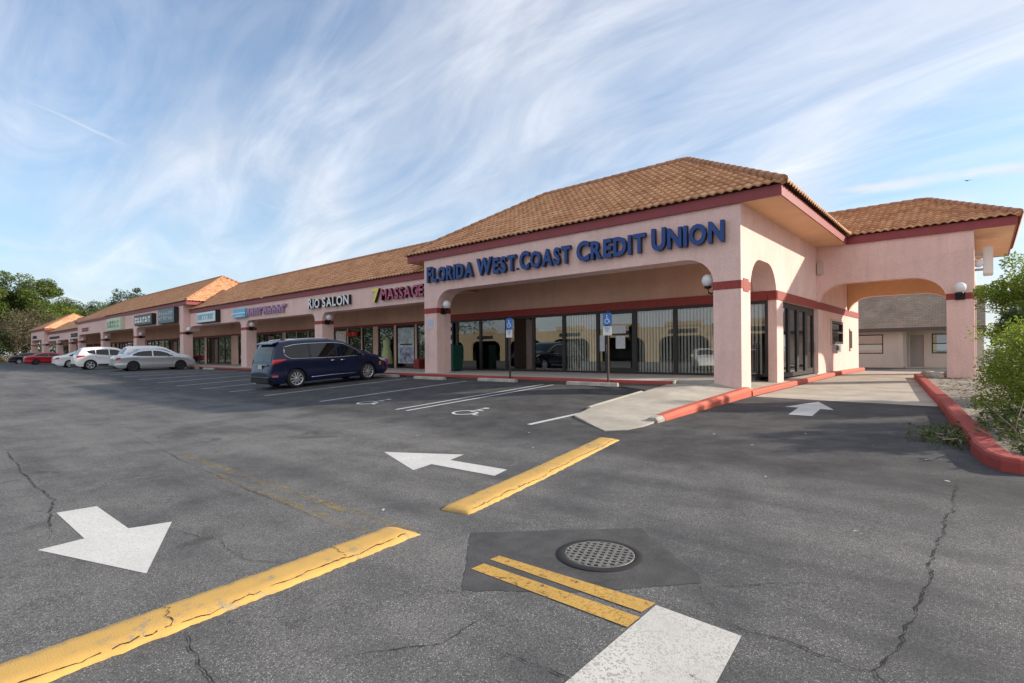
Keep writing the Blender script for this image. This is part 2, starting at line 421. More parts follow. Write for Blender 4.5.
# ------------------------------------------------------------------ ground, asphalt, markings
def asphalt_mat():
    m = mat('asphalt', (0.08, 0.08, 0.08), 0.85, spec=0.35)
    nt, N, L = nodes(m); b = bsdf(m)
    ge = N.new('ShaderNodeNewGeometry'); pos = ge.outputs['Position']
    sp = N.new('ShaderNodeSeparateXYZ'); L.new(pos, sp.inputs[0])
    big = noise(nt, pos, 0.35, 5, 0.6, 0.4); med = noise(nt, pos, 1.7, 6, 0.65)
    mp = N.new('ShaderNodeMapping'); mp.inputs['Scale'].default_value = (0.12, 1.4, 1)
    mp.inputs['Rotation'].default_value = (0, 0, R(4)); L.new(pos, mp.inputs['Vector'])
    lane = noise(nt, mp.outputs['Vector'], 1.0, 4, 0.6)
    # fresh seal near the shops and in the drive: a wandering edge
    edge = math_n(nt, 'ADD', sp.outputs[1], math_n(nt, 'MULTIPLY', math_n(nt, 'SUBTRACT', big, 0.5), 5.0))
    seal_a = maprange(nt, edge, 5.9, 7.2, 0, 1, True)
    wear = math_n(nt, 'ADD', math_n(nt, 'MULTIPLY', big, 0.45), math_n(nt, 'ADD', math_n(nt, 'MULTIPLY', med, 0.30), math_n(nt, 'MULTIPLY', lane, 0.40)))
    wear = maprange(nt, wear, 0.42, 0.72, 0, 1)
    base = mixc(nt, wear, (0.050, 0.052, 0.058), (0.165, 0.163, 0.161))
    sealc = mixc(nt, maprange(nt, med, 0.3, 0.7, 0, 1), (0.030, 0.031, 0.035), (0.058, 0.058, 0.061))
    seal = math_n(nt, 'MULTIPLY', seal_a, maprange(nt, med, 0.25, 0.8, 1.0, 0.55))
    col = mixc(nt, seal, base, sealc)
    # aggregate: pale and dark stones
    vo = N.new('ShaderNodeTexVoronoi'); vo.inputs['Scale'].default_value = 105; L.new(pos, vo.inputs['Vector'])
    sc = N.new('ShaderNodeSeparateColor'); L.new(vo.outputs['Color'], sc.inputs[0])
    stone = math_n(nt, 'MULTIPLY', math_n(nt, 'LESS_THAN', vo.outputs['Distance'], 0.36), math_n(nt, 'GREATER_THAN', sc.outputs[0], 0.66))
    expo = math_n(nt, 'MULTIPLY', maprange(nt, math_n(nt, 'ADD', wear, med), 0.55, 1.15, 0.18, 1.0), maprange(nt, seal, 0, 1, 1, 0.18))
    col = mixc(nt, math_n(nt, 'MULTIPLY', stone, expo), col, (0.34, 0.338, 0.332))
    pit = math_n(nt, 'GREATER_THAN', sc.outputs[1], 0.72)
    col = mixc(nt, math_n(nt, 'MULTIPLY', pit, 0.45), col, (0.03, 0.03, 0.032))
    spk = maprange(nt, noise(nt, pos, 150, 2, .75), 0.36, 0.64, 0.60, 1.45)
    spk = math_n(nt, 'ADD', 1.0, math_n(nt, 'MULTIPLY', math_n(nt, 'SUBTRACT', spk, 1.0), maprange(nt, seal, 0, 1, 1, .45)))
    sv = N.new('ShaderNodeVectorMath'); sv.operation = 'SCALE'; L.new(col, sv.inputs[0]); L.new(spk, sv.inputs['Scale']); col = sv.outputs['Vector']
    # dusty pale scuffs
    d = noise(nt, pos, 2.6, 9, 0.8, 0.6)
    dust = maprange(nt, d, 0.57, 0.72, 0, 0.45)
    col = mixc(nt, math_n(nt, 'MULTIPLY', dust, maprange(nt, seal, 0, 1, 1, 0.3)), col, (0.24, 0.23, 0.215))
    # oil
    o_ = noise(nt, pos, 0.9, 5, 0.55, 1.0)
    col = mixc(nt, maprange(nt, o_, 0.64, 0.74, 0, 0.55), col, (0.026, 0.026, 0.028))
    # hairline map cracking
    v2 = N.new('ShaderNodeTexVoronoi'); v2.feature = 'DISTANCE_TO_EDGE'; v2.inputs['Scale'].default_value = 0.42
    wv = N.new('ShaderNodeVectorMath'); wv.operation = 'ADD'
    nn = N.new('ShaderNodeTexNoise'); nn.inputs['Scale'].default_value = 1.6; nn.inputs['Detail'].default_value = 9; nn.inputs['Roughness'].default_value = 0.7
    L.new(pos, nn.inputs['Vector'])
    ns = N.new('ShaderNodeVectorMath'); ns.operation = 'SCALE'; ns.inputs['Scale'].default_value = 1.5
    L.new(nn.outputs['Color'], ns.inputs[0]); L.new(pos, wv.inputs[0]); L.new(ns.outputs[0], wv.inputs[1]); L.new(wv.outputs[0], v2.inputs['Vector'])
    cr = math_n(nt, 'MULTIPLY', math_n(nt, 'LESS_THAN', v2.outputs['Distance'], 0.0022), maprange(nt, big, 0.46, 0.54, 0, 0.8))
    col = mixc(nt, cr, col, (0.016, 0.016, 0.017))
    L.new(col, b.inputs['Base Color'])
    hgt = math_n(nt, 'ADD', noise(nt, pos, 130, 3), math_n(nt, 'MULTIPLY', stone, 0.5))
    bp = N.new('ShaderNodeBump'); bp.inputs['Strength'].default_value = 0.55; bp.inputs['Distance'].default_value = 0.006
    L.new(hgt, bp.inputs['Height']); L.new(bp.outputs['Normal'], b.inputs['Normal'])
    return m
M['asphalt'] = asphalt_mat()
M['patch'] = mat('asphalt_patch', (0.060, 0.060, 0.063), 0.85, var=0.35, vscale=4, bump=0.4, bscale=150, fine=0.35, fscale=120)
M['dirt'] = mat('dirt', (0.22, 0.19, 0.15), 0.95, var=0.3, vscale=0.4, fine=0.25, fscale=12)
M['soil'] = mat('sandy_soil', (0.27, 0.24, 0.205), 0.95, var=0.28, vscale=3, bump=0.6, bscale=14, fine=0.25, fscale=40)
def sheet_grid(name, xs, ys, m, dz):
    mb = MB(); ny = len(ys)
    for x in xs:
        for y in ys: mb.v.append((x, y, g(x, y) + dz))
    for i in range(len(xs) - 1):
        for j in range(ny - 1): mb.face([i * ny + j, (i + 1) * ny + j, (i + 1) * ny + j + 1, i * ny + j + 1], 0, None, False)
    o = mb.build(name, m, fix=False); o['kind'] = 'structure'; return o
sheet_grid('ground', [-600, -300, -160, -90, -60, -40, -24, -9.5, -5.5, 0, 20, 60, 200, 500], [-400, -100, -45, 0, 4, 8, 14, 20, 45, 100, 300, 700], M['dirt'], -0.06)
xs = frange(-135, -45, 15) + frange(-45, -24, 1)[1:] + frange(-24, -9.5, 2.9)[1:] + frange(-9.5, -5.5, 0.25)[1:] + [-3, 0, 4, 10, 16]
ys = sorted(set([-45, -30, -15, -5, 0, 27, 33, 40, 46] + BRK + [3, 6, 9, 12, 18, 20, 22, 24, 26]))
sheet_grid('asphalt_lot', xs, ys, M['asphalt'], 0)

def ragged(poly, st, amp):
    r_ = random.Random(3); out = []
    for a, b in zip(poly, poly[1:] + poly[:1]):
        n = max(1, int(math.dist(a, b) / st)); out += [(a[0] + (b[0] - a[0]) * k / n + (r_.gauss(0, amp) if k else 0), a[1] + (b[1] - a[1]) * k / n + (r_.gauss(0, amp) if k else 0)) for k in range(n)]
    return out
drape('arrow_marking', [(-6.878, 1.009), (-6.848, 1.325), (-5.751, 1.34), (-5.666, 1.657), (-4.466, 1.144), (-5.677, 0.717), (-5.725, 1.021)], M['wpaint'], 0.003)
drape('arrow_marking', [(-6.89, 4.871), (-5.573, 4.391), (-5.661, 4.774), (-4.522, 4.811), (-4.617, 5.147), (-5.652, 5.105), (-5.759, 5.473)], M['wpaint'], 0.003)
drape('arrow_marking', [(-3.037, 14.827), (-2.437, 13.344), (-2.70, 13.36), (-2.596, 12.105), (-3.041, 12.13), (-3.147, 13.42), (-3.432, 13.426)], M['wpaint'], 0.003)
drape('asphalt_patch', ragged([(-3.293, 3.2), (-2.234, 4.204), (-1.993, 3.998), (-1.468, 3.592), (-1.404, 3.484), (-1.9, 2.9), (-2.552, 2.398)], .04, .005), M['patch'], 0.0025)
drape('yellow_line_marking', [(-2.758, 2.878), (-2.752, 2.974), (-1.506, 3.023), (-1.519, 2.869)], M['ypaint'], 0.0055)
drape('yellow_line_marking', [(-2.745, 2.671), (-2.742, 2.796), (-1.498, 2.81), (-1.499, 2.666)], M['ypaint'], 0.0055)
drape('stop_bar_marking', [(-1.495, 3.006), (-0.985, 2.976), (-0.885, 1.93), (-1.468, 1.60)], M['wstop'], 0.004)
M['faded'] = roadpaint('worn_yellow_paint', (0.34, 0.25, 0.10), under=(0.10, 0.098, 0.094), wear=1.0, scale=5, solid=True)
def worn():
    m = M['faded']; nt, N, L = nodes(m); tc = N.new('ShaderNodeTexCoord')
    n = noise(nt, tc.outputs['Object'], 9, 8, 0.8)
    tr = N.new('ShaderNodeBsdfTransparent'); mx = N.new('ShaderNodeMixShader')
    L.new(maprange(nt, n, 0.48, 0.62, 0, 0.75), mx.inputs['Fac'])
    L.new(tr.outputs[0], mx.inputs[1]); L.new(bsdf(m).outputs[0], mx.inputs[2])
    L.new(mx.outputs[0], N['Material Output'].inputs['Surface'])
worn()
drape('worn_line_marking', [(-9.2, 2.78), (-9.2, 2.92), (-3.75, 2.97), (-3.72, 2.83)], M['faded'], 0.003)
drape('worn_line_marking', [(-7.4, 2.60), (-7.4, 2.72), (-4.0, 2.70), (-4.0, 2.58)], M['faded'], 0.003)
# parking stall lines, square to the shops
def stall(x, y0=7.9, y1=13.7, w=0.10): drape('stall_line_marking', [(x - w / 2, y0), (x + w / 2, y0), (x + w / 2, y1), (x - w / 2, y1)], M['wline'], 0.004)
for x in (-10.27, -10.68, -14.24, -17.75, -20.6, -23.4, -26.2, -29.0, -31.8, -34.6, -37.4, -40.2, -43.6, -46.4, -49.2, -52, -54.8, -57.6, -60.4, -63.2): stall(x)
stall(-6.68, 8.1, 10.5, 0.11)
def wheelchair(cx, cy, s):
    """floor symbol: ring of the wheel, back, seat and leg, feet towards the shops"""
    def loc(u, v): return (cx + u * s, cy + v * s)
    def strip(path, w, name='wheelchair_marking'):
        L_, R_ = [], []
        for i, p in enumerate(path):
            a = Vector(path[max(0, i - 1)]); b = Vector(path[min(len(path) - 1, i + 1)]); t = (b - a).normalized(); n = Vector((-t.y, t.x)) * w / 2
            L_.append((p[0] + n.x, p[1] + n.y)); R_.append((p[0] - n.x, p[1] - n.y))
        return L_ + R_[::-1]
    arc = [(0.42 * math.cos(a) , 0.42 * math.sin(a)) for a in [R(100) + R(275) * k / 22 for k in range(23)]]
    polys = [strip(arc, 0.11), strip([(0.0, 0.95), (0.02, 0.30), (0.40, 0.27), (0.62, -0.18), (0.80, -0.13)], 0.12),
             strip([(0.05, 0.62), (0.36, 0.60)], 0.1)]
    bm = MB()
    head = [(0.13 * math.cos(2 * PI * k / 14), 1.12 + 0.13 * math.sin(2 * PI * k / 14)) for k in range(14)]
    tm = bmesh.new()
    for q, p in enumerate(polys + [head]):
        tm.faces.new([tm.verts.new((*loc(*a), 0)) for a in p])
    bmesh.ops.triangulate(tm, faces=tm.faces)
    for k, v in enumerate(tm.verts): v.co.z = g(v.co.x, v.co.y) + 0.007
    for f in tm.faces:
        f.normal_update()
        if f.normal.z < 0: f.normal_flip()
    me = bpy.data.meshes.new('wheelchair_marking'); tm.to_mesh(me); tm.free(); me.materials.append(M['wline'])
    o = bpy.data.objects.new('wheelchair_marking', me); C.objects.link(o); o['kind'] = 'structure'
wheelchair(-12.55, 8.35, 0.62)
wheelchair(-8.75, 8.35, 0.62)

random.seed(5)
def crack(path, w):
    """an open crack: a jagged ribbon with ragged width"""
    pts = []
    for a, b in zip(path, path[1:]):
        d = math.dist(a, b); n = max(2, int(d / 0.035)) if d < 2 else int(d / 0.09)
        n = min(n, 90)
        for k in range(n):
            t = k / n; pts.append((a[0] + (b[0] - a[0]) * t, a[1] + (b[1] - a[1]) * t))
    pts.append(path[-1])
    amp = 0.008; ox = oy = 0; q = []
    for p in pts:
        ox = ox * 0.86 + random.gauss(0, amp); oy = oy * 0.86 + random.gauss(0, amp); q.append((p[0] + ox, p[1] + oy))
    mb = MB(); n = len(q)
    for i, p in enumerate(q):
        a = Vector(q[max(0, i - 1)]); b = Vector(q[min(n - 1, i + 1)]); t = (b - a)
        t = t.normalized() if t.length > 1e-6 else Vector((1, 0)); nn = Vector((-t.y, t.x))
        ww = w * 0.72 * random.uniform(0.12, 1.0) ** 1.2 * min(1, 4 * min(i + 0.3, n - 1 - i + 0.3) / n + 0.2)
        for s_ in (1, -1): x, y = p[0] + nn.x * ww * s_ / 2, p[1] + nn.y * ww * s_ / 2; mb.v.append((x, y, g(x, y) + 0.0065))
    for i in range(n - 1): mb.face([2 * i, 2 * i + 1, 2 * i + 3, 2 * i + 2])
    o = mb.build('asphalt_crack', M['crack']); o['kind'] = 'structure'
crack([(-0.218, 7.781), (-0.237, 6.354), (-0.264, 5.398), (-0.267, 4.573), (-0.274, 4.103), (-0.318, 3.485), (-0.355, 3.219), (-0.417, 3.06), (-0.492, 3.018), (-0.819, 3.07), (-1.075, 3.058), (-1.40, 3.42)], 0.022)
crack([(-0.417, 3.06), (-0.33, 2.95)], 0.014)
crack([(-12.9, 1.145), (-8.96, 1.065), (-7.5, 1.092), (-5.9, 0.837)], 0.024)
crack([(-14.4, 3.036), (-8.8, 2.685), (-5.96, 2.594), (-4.2, 2.559)], 0.014)
crack([(-1.898, 2.05), (-1.641, 2.06), (-1.48, 2.076)], 0.016)
crack([(-3.35, 1.02), (-3.017, 0.98), (-2.70, 0.957), (-2.2, 0.93)], 0.018)
crack([(-5.6, 1.5), (-4.8, 1.75), (-4.2, 1.7), (-3.6, 1.95)], 0.010)
crack([(-1.4, 3.45), (-0.9, 3.9), (-0.5, 4.0)], 0.010)
crack([(-2.5, 1.4), (-2.2, 1.9), (-2.25, 2.35)], 0.012)
crack([(-3.2, 5.8), (-2.4, 5.7), (-1.4, 5.6), (-0.4, 5.55)], 0.012)
crack([(-0.2, 7.8), (0.6, 7.9), (1.6, 7.7)], 0.016)

# raised yellow kerbs
CURB_PROF = [(-0.5, 0.0), (-0.495, 0.34), (-0.41, 0.58), (-0.33, 0.92), (-0.15, 1.0), (0.24, 1.0), (0.41, 0.86), (0.48, 0.5), (0.5, 0.0)]
def ribbon_curb(name, label, cat, A, B, w, h, m, zbase=None, closed=True, top=0.62, jag=0.0, group=None, seg=90):
    """low kerb of rounded section between two ground points"""
    a = Vector((*A, 0)); b = Vector((*B, 0)); t = (b - a).normalized(); n = Vector((-t.y, t.x, 0)); Ln = (b - a).length
    prof = CURB_PROF
    mb = MB(); rings = []
    for k in range(seg + 1):
        f = k / seg; e = min(1, (min(f, 1 - f) * Ln) / 0.12 + 0.25)
        p = a + t * (Ln * f); z = (zbase or g)(p.x, p.y)
        wob = jag * .6 * math.sin(k * 1.1) + jag * 0.5 * math.sin(k * 2.7)
        rings.append(mb.add([p + n * (u * w + wob + (random.gauss(0, .006) if abs(u) > .45 else 0)) + Vector((0, 0, z - 0.02 + (v * h * e * random.uniform(.95, 1.05) + 0.02 * (v > 0)))) for u, v in prof]))
    m_ = len(prof)
    for k in range(seg):
        for i in range(m_ - 1): mb.face([rings[k] + i, rings[k] + i + 1, rings[k + 1] + i + 1, rings[k + 1] + i], 0, None, True)
    mb.face([rings[0] + i for i in range(m_)]); mb.face([rings[-1] + i for i in reversed(range(m_))])
    root = thing(name, label, cat, (a.x, a.y, g(a.x, a.y)), group)
    o = mb.build('curb_body', m, root); return root, o
r1, _ = ribbon_curb('yellow_curb', 'long yellow painted kerb with cracked paint beside the arrow pointing at the viewer', 'curb', (-3.38, -0.9), (-3.765, 2.88), 0.34, 0.042, M['ycurb'], jag=0.006, group='yellow raised kerbs')
r2, _ = ribbon_curb('yellow_curb', 'shorter yellow painted kerb between the manhole patch and the concrete ramp', 'curb', (-3.82, 3.50), (-4.62, 7.68), 0.34, 0.042, M['ycurb'], jag=0.006, group='yellow raised kerbs')
def seam(root, A, B, off, w=0.34, h=0.042):
    """dark broken joint along the kerb's lower edge, one ragged crack across it"""
    a = Vector((*A, 0)); b = Vector((*B, 0)); t = (b - a).normalized(); n = Vector((-t.y, t.x, 0)); mb = MB(); Ln = (b - a).length
    def top(u):
        return interp([(p, q) for p, q in CURB_PROF], max(-.5, min(.5, u / w))) * h
    def strip(pts, wd):
        for i in range(len(pts) - 1):
            (s0, o0), (s1, o1) = pts[i], pts[i + 1]; wa = wd * random.uniform(.2, 1.0); wb = wd * random.uniform(.2, 1.0)
            if random.random() < .10: continue
            horiz = abs(s1 - s0) > abs(o1 - o0)
            q = []
            for (s_, o_, ww, sg) in ((s0, o0, wa, -1), (s1, o1, wb, -1), (s1, o1, wb, 1), (s0, o0, wa, 1)):
                ss_, oo_ = (s_, o_ + sg * ww / 2) if horiz else (s_ + sg * ww / 2, o_)
                p = a + t * ss_ + n * oo_; q.append((p.x, p.y, g(p.x, p.y) + top(oo_) + .0035))
            mb.quad(*q)
    s_, o_ = .1, off; pts = []
    while s_ < Ln - .1:
        pts.append((s_, o_)); s_ += random.uniform(.02, .06); o_ = off + (o_ - off) * .7 + random.gauss(0, .006)
    strip(pts, .009)
    for c in (Ln * .50, Ln * .81):
        pts = [(c + random.gauss(0, .012) + k * .006, off + (w * .42 - off) * k / 12) for k in range(13)]; strip(pts, .008)
    mb.build('joint_crack', M['crack'], root)
seam(r1, (-3.38, -0.9), (-3.765, 2.88), -0.132)
seam(r2, (-3.82, 3.50), (-4.62, 7.68), -0.134)

# manhole
def manhole():
    cx, cy = -2.185, 3.47; z = g(cx, cy) + 0.004
    root = thing('manhole_cover', 'round iron drain grate with square holes set in the dark asphalt patch', 'manhole', (cx, cy, z))
    mb = MB(); mb.lathe([(0.322, 0.0), (0.318, 0.003), (0.290, 0.006), (0.266, 0.006), (0.262, 0.002), (0.262, -0.02)], (cx, cy, z), n=56)
    mb.build('rim', M['castdark'], root)
    mb = MB(); n = 56; b = mb.add([(cx + 0.26 * math.cos(2 * PI * k / n), cy + 0.26 * math.sin(2 * PI * k / n), z + 0.001) for k in range(n)])
    mb.face([b + k for k in range(n)]); mb.build('pit', M['crack'], root)
    mb = MB(); st = 0.052; rr = 0.252
    a0 = R(20)
    def rot(u, v): return (cx + u * math.cos(a0) - v * math.sin(a0), cy + u * math.sin(a0) + v * math.cos(a0))
    for k in range(-5, 6):
        c = k * st; half = math.sqrt(max(0, rr * rr - c * c)); w = 0.0105
        for (u0, u1, v0, v1, h) in ((-half, half, c - w, c + w, 0.010), (c - w, c + w, -half, half, 0.0085)):
            p = [rot(u0, v0), rot(u1, v0), rot(u1, v1), rot(u0, v1)]
            mb.hexa([(*q, z + 0.002) for q in p] + [(*q, z + h) for q in p])
    mb.lathe([(0.262, 0.002), (0.262, 0.006), (0.248, 0.007), (0.248, 0.002)], (cx, cy, z), n=56)
    mb.build('grate', M['castiron'], root)
manhole()

# concrete ramp up to the corner, drive-through slab, walks and kerbs
def rampz(x, y):
    end = 0.155 - 0.215 * ss(-6.2, -4.8, x); return max(g(x, y) + 0.012, -0.375 + (end + 0.375) * (min(y, 15.4) - 8.4) / 7.0)
RAMPZ = lambda x, y: rampz(x, y)
RAMP = [(-6.5, 9.4), (-5.1, 8.32), (-4.84, 8.62), (-4.76, 9.1), (-4.80, 9.75), (-4.98, 10.3), (-5.04, 15.37), (-5.81, 15.37), (-5.81, 14.7), (-6.8, 14.62), (-6.75, 10.5)]
drape('concrete_ramp', RAMP, M['concrete'], 0, zf=RAMPZ, thick=0.45)
drape('drive_slab', [(-4.66, 15.30), (-2.6, 15.10), (-0.75, 15.0), (-0.95, 17.6), (-1.95, 26), (-1.2, 27), (-1.2, 33), (-4.66, 33)], M['concrete'], 0.006)
M['joint'] = mat('slab_joint', (0.20, 0.18, 0.16), 0.95)
for y in (18.6, 22.2, 26.0): drape('slab_joint', [(-4.6, y), (-1.2 - 0.0, y), (-1.2, y + 0.035), (-4.6, y + 0.035)], M['joint'], 0.010)

def kerb_run(name, path, w, h, m, zf=g, top_round=0.03, kind='structure', seglen=0.6, endcap=True, parent=None):
    """kerb along a path; path is the face towards the road, body lies to its left"""
    pts = []
    for a, b in zip(path, path[1:]):
        n = max(1, int(math.dist(a, b) / seglen))
        for k in range(n): pts.append((a[0] + (b[0] - a[0]) * k / n, a[1] + (b[1] - a[1]) * k / n))
    pts.append(path[-1]); mb = MB(); rings = []
    for i, p in enumerate(pts):
        a = Vector(pts[max(0, i - 1)]); b = Vector(pts[min(len(pts) - 1, i + 1)]); t = (b - a).normalized(); n = Vector((-t.y, t.x))
        z = zf(*p)
        prof = [(0, -0.1), (0.01, h - top_round * 1.3), (0.01 + top_round * 0.4, h - top_round * 0.35), (0.02 + top_round, h), (w - 0.02, h), (w, h - 0.02), (w, -0.1)]
        rings.append(mb.add([(p[0] + n.x * u, p[1] + n.y * u, z + v) for u, v in prof]))
    k_ = 7
    for i in range(len(rings) - 1):
        for j in range(k_ - 1): mb.face([rings[i] + j, rings[i] + j + 1, rings[i + 1] + j + 1, rings[i + 1] + j])
    mb.face([rings[0] + j for j in range(k_)]); mb.face([rings[-1] + j for j in reversed(range(k_))])
    o = mb.build(name, m, parent)
    if kind: o['kind'] = kind
    return o
zk = lambda x, y: g(x, 14.3)
# kerb in front of the shops: road face at Y = 14.55, the walk behind it at z = 0.17
SW = 0.17
kerb_run('kerb', [(-6.72, 14.50), (-50.0, 14.50)][::-1], 0.16, 0.0, M['rkerb'], zf=lambda x, y: SW, seglen=2.0)
mb = MB(); mb.box(-50, -6.9, 14.66, 15.4, -0.4, SW - 0.002); mb.box(-130, -5.72, 15.405, 19.4, -0.4, SW - 0.004)
o = mb.build('pavement', M['walk']); o['kind'] = 'structure'
kerb_run('kerb', [(-130, 14.9), (-50.1, 14.9)], 0.16, 0.0, M['rkerb'], zf=lambda x, y: SW - 0.01, seglen=4.0)
# kerb along the side wall
side = lambda x, y: interp(DRIVE, y)
kerb_run('kerb', [(-4.74, 34.0), (-4.74, 15.42)][::-1], 0.16, 0.155, M['okerb'], zf=side, seglen=0.6)
mb = MB()
for a, b in zip(frange(15.42, 34, 1.0), frange(15.42, 34, 1.0)[1:]):
    z0, z1 = side(0, a) + 0.150, side(0, b) + 0.150
    mb.hexa([(-5.72, a, -0.4), (-4.89, a, -0.4), (-4.89, b, -0.4), (-5.72, b, -0.4), (-5.72, a, z0 + 0.05), (-4.89, a, z0), (-4.89, b, z1), (-5.72, b, z1 + 0.05)])
o = mb.build('pavement', M['concrete']); o['kind'] = 'structure'
# orange kerb on the right of the ramp, with a broken grey nose; small pale kerb on its left
def rampkerb(name, a, b, w, h, m):
    t = (Vector(b) - Vector(a)); n = 8; mb = MB(); rings = []
    d = Vector((-t.y, t.x)).normalized()
    for k in range(n + 1):
        p = Vector(a) + t * k / n; z = rampz(p.x, p.y) - 0.02; hh = h * (1 if k else 0.86)
        prof = [(-w / 2, -0.35), (-w / 2, hh * 0.35), (-w * 0.30, hh), (w * 0.30, hh), (w / 2, hh * 0.4), (w / 2, -0.35)]
        rings.append(mb.add([(p.x + d.x * u, p.y + d.y * u, z + v) for u, v in prof]))
    for i in range(n):
        for j in range(5): mb.face([rings[i] + j, rings[i] + j + 1, rings[i + 1] + j + 1, rings[i + 1] + j])
    mb.face([rings[0] + j for j in range(6)]); mb.face([rings[-1] + j for j in reversed(range(6))])
    o = mb.build(name, m); o['kind'] = 'structure'; return o
rampkerb('kerb', (-4.86, 9.98), (-4.90, 15.36), 0.26, 0.11, M['okerb'])
rampkerb('kerb', (-4.86, 9.66), (-4.86, 9.97), 0.25, 0.09, M['stop'])
rampkerb('kerb', (-6.80, 10.4), (-6.84, 13.0), 0.10, 0.035, M['concrete'])
# red kerb of the planting bed on the right
RK = [(-2.05, 26.2), (-1.07, 17.7), (-0.70, 14.67), (-0.44, 12.3), (-0.21, 10.46), (-0.12, 9.35), (0.0, 8.72), (0.14, 8.42), (0.32, 8.35), (0.9, 8.6), (2.5, 9.0), (9, 9.2)]
kerb_run('kerb', RK[::-1], -0.0, 0.17, M['rkerb']) if False else kerb_run('kerb', RK, 0.26, 0.17, M['rkerb'], top_round=0.04, seglen=0.35)
BED = [(-1.9, 26.2), (-0.92, 17.7), (-0.55, 14.67), (-0.28, 12.3), (-0.05, 10.46), (0.05, 9.4), (0.2, 8.8), (0.4, 8.6), (0.9, 8.85), (2.5, 9.2), (16, 9.4), (16, 46), (-1.2, 46), (-1.2, 33.2), (-1.2, 27)]
def bedz(x, y): return g(x, y) + 0.10 + 0.05 * math.sin(x * 2.1 + y) * math.sin(y * 1.7)
drape('planting_bed_soil', BED, M['soil'], 0, zf=bedz, step=0.8)

# ------------------------------------------------------------------ roofs
def tiles(mb, O, e, s, n, length, u0, u1, tw=0.26, ch=0.36, amp=0.055, sub=6, lift=0.055, fu=None):
    """S-shaped clay tiles in overlapping courses on one slope; uv = (column, course)"""
    O, e, s, n = Vector(O), Vector(e).normalized(), Vector(s).normalized(), Vector(n).normalized()
    rows = int(math.ceil(length / ch)); du = tw / sub
    def wave(u): return amp * (0.5 + 0.5 * math.cos(2 * PI * u / tw)) ** 0.75
    for k in range(rows):
        v0 = k * ch - (0.05 if k == 0 else 0.0); v1 = min((k + 1) * ch, length)
        a0, b0 = u0(max(v0, 0)), u1(max(v0, 0)); a1, b1 = u0(v1), u1(v1)
        lo, hi = min(a0, a1), max(b0, b1)
        i0, i1 = int(math.floor(lo / du)), int(math.ceil(hi / du))
        if i1 <= i0: continue
        lowT, low, up = [], [], []
        us = []
        for i in range(i0, i1 + 1):
            u = i * du; ul = min(max(u, a0), b0); uu = min(max(u, a1), b1); us.append(u)
            low.append(O + e * ul + s * v0 + n * (wave(ul) + lift))
            lowT.append(O + e * ul + s * v0 + n * (wave(ul) + lift - 0.045))
            up.append(O + e * uu + s * v1 + n * (wave(uu) + 0.004))
        nn = len(us); bT = mb.add(lowT); bl = mb.add(low); bu = mb.add(up)
        for i in range(nn - 1):
            c0 = us[i] / tw + 0.5; c1 = us[i + 1] / tw + 0.5 - 1e-4
            mb.face([bl + i, bl + i + 1, bu + i + 1, bu + i], 0, [(c0, k + .1), (c1, k + .1), (c1, k + .9), (c0, k + .9)], True)
            mb.face([bT + i, bT + i + 1, bl + i + 1, bl + i], 0, [(c0, k + .1), (c1, k + .1), (c1, k + .2), (c0, k + .2)], False)
def ridge_caps(mb, A, B, r=0.115, step=0.40):
    A, B = Vector(A), Vector(B); t = (B - A); n = max(1, int(t.length / step))
    for k in range(n):
        a = A + t * k / n; b = A + t * min(1, (k + 1.12) / n)
        mb.tube([a, b], [r * 1.12, r * 0.92], 8, 0, True, True)
def hip_roof(parent, X0, X1, Y0, Y1, ze, zr, dl, dr, yr=None, sides=('front', 'east', 'west'), sub=6, tw=0.245, ch=0.335, leftgable=False):
    """tiled roof part(s): slopes, ridge caps; dl / dr = plan length of the hip at either end (0 = runs on)"""
    yr = yr if yr is not None else (Y0 + Y1) / 2
    d = yr - Y0; rise = zr - ze; ln = math.hypot(d, rise)
    mb = MB()
    if 'front' in sides:
        tiles(mb, (X0, Y0, ze), (1, 0, 0), (0, d, rise), (0, -rise, d), ln, lambda v: v / ln * dl, lambda v: (X1 - X0) - v / ln * dr, tw, ch, sub=sub)
    if 'east' in sides and dr:
        l2 = math.hypot(dr, rise)
        tiles(mb, (X1, Y0, ze), (0, 1, 0), (-dr, 0, rise), (rise, 0, dr), l2, lambda v: v / l2 * d, lambda v: (Y1 - Y0) - v / l2 * (Y1 - yr), tw, ch, sub=sub)
    if 'west' in sides and dl:
        l2 = math.hypot(dl, rise)
        tiles(mb, (X0, Y1, ze), (0, -1, 0), (dl, 0, rise), (-rise, 0, dl), l2, lambda v: v / l2 * (Y1 - yr), lambda v: (Y1 - Y0) - v / l2 * d, tw, ch, sub=sub)
    # rear slope and the deck under the tiles
    b = mb.add([(X0, Y1, ze), (X1, Y1, ze), (X1 - dr, yr, zr), (X0 + dl, yr, zr), (X0, Y0, ze - .03), (X1, Y0, ze - .03)])
    uvq = [(0, 0), (1, 0), (1, 1), (0, 1)]
    mb.face([b, b + 1, b + 2, b + 3], 0, uvq)
    o = mb.build('roof', M['tile'], parent, fix=False)
    mb = MB(); z = zr + 0.06
    ridge_caps(mb, (X0 + dl, yr, z), (X1 - dr, yr, z))
    if dr: ridge_caps(mb, (X1 - .02, Y0 + .02, ze + 0.07), (X1 - dr, yr, z)); ridge_caps(mb, (X1 - .02, Y1, ze + 0.07), (X1 - dr, yr, z))
    if dl: ridge_caps(mb, (X0 + .02, Y0 + .02, ze + 0.07), (X0 + dl, yr, z)); ridge_caps(mb, (X0 + .02, Y1, ze + 0.07), (X0 + dl, yr, z))
    mb.build('ridge_cap', M['tilecap'], o)
    return o

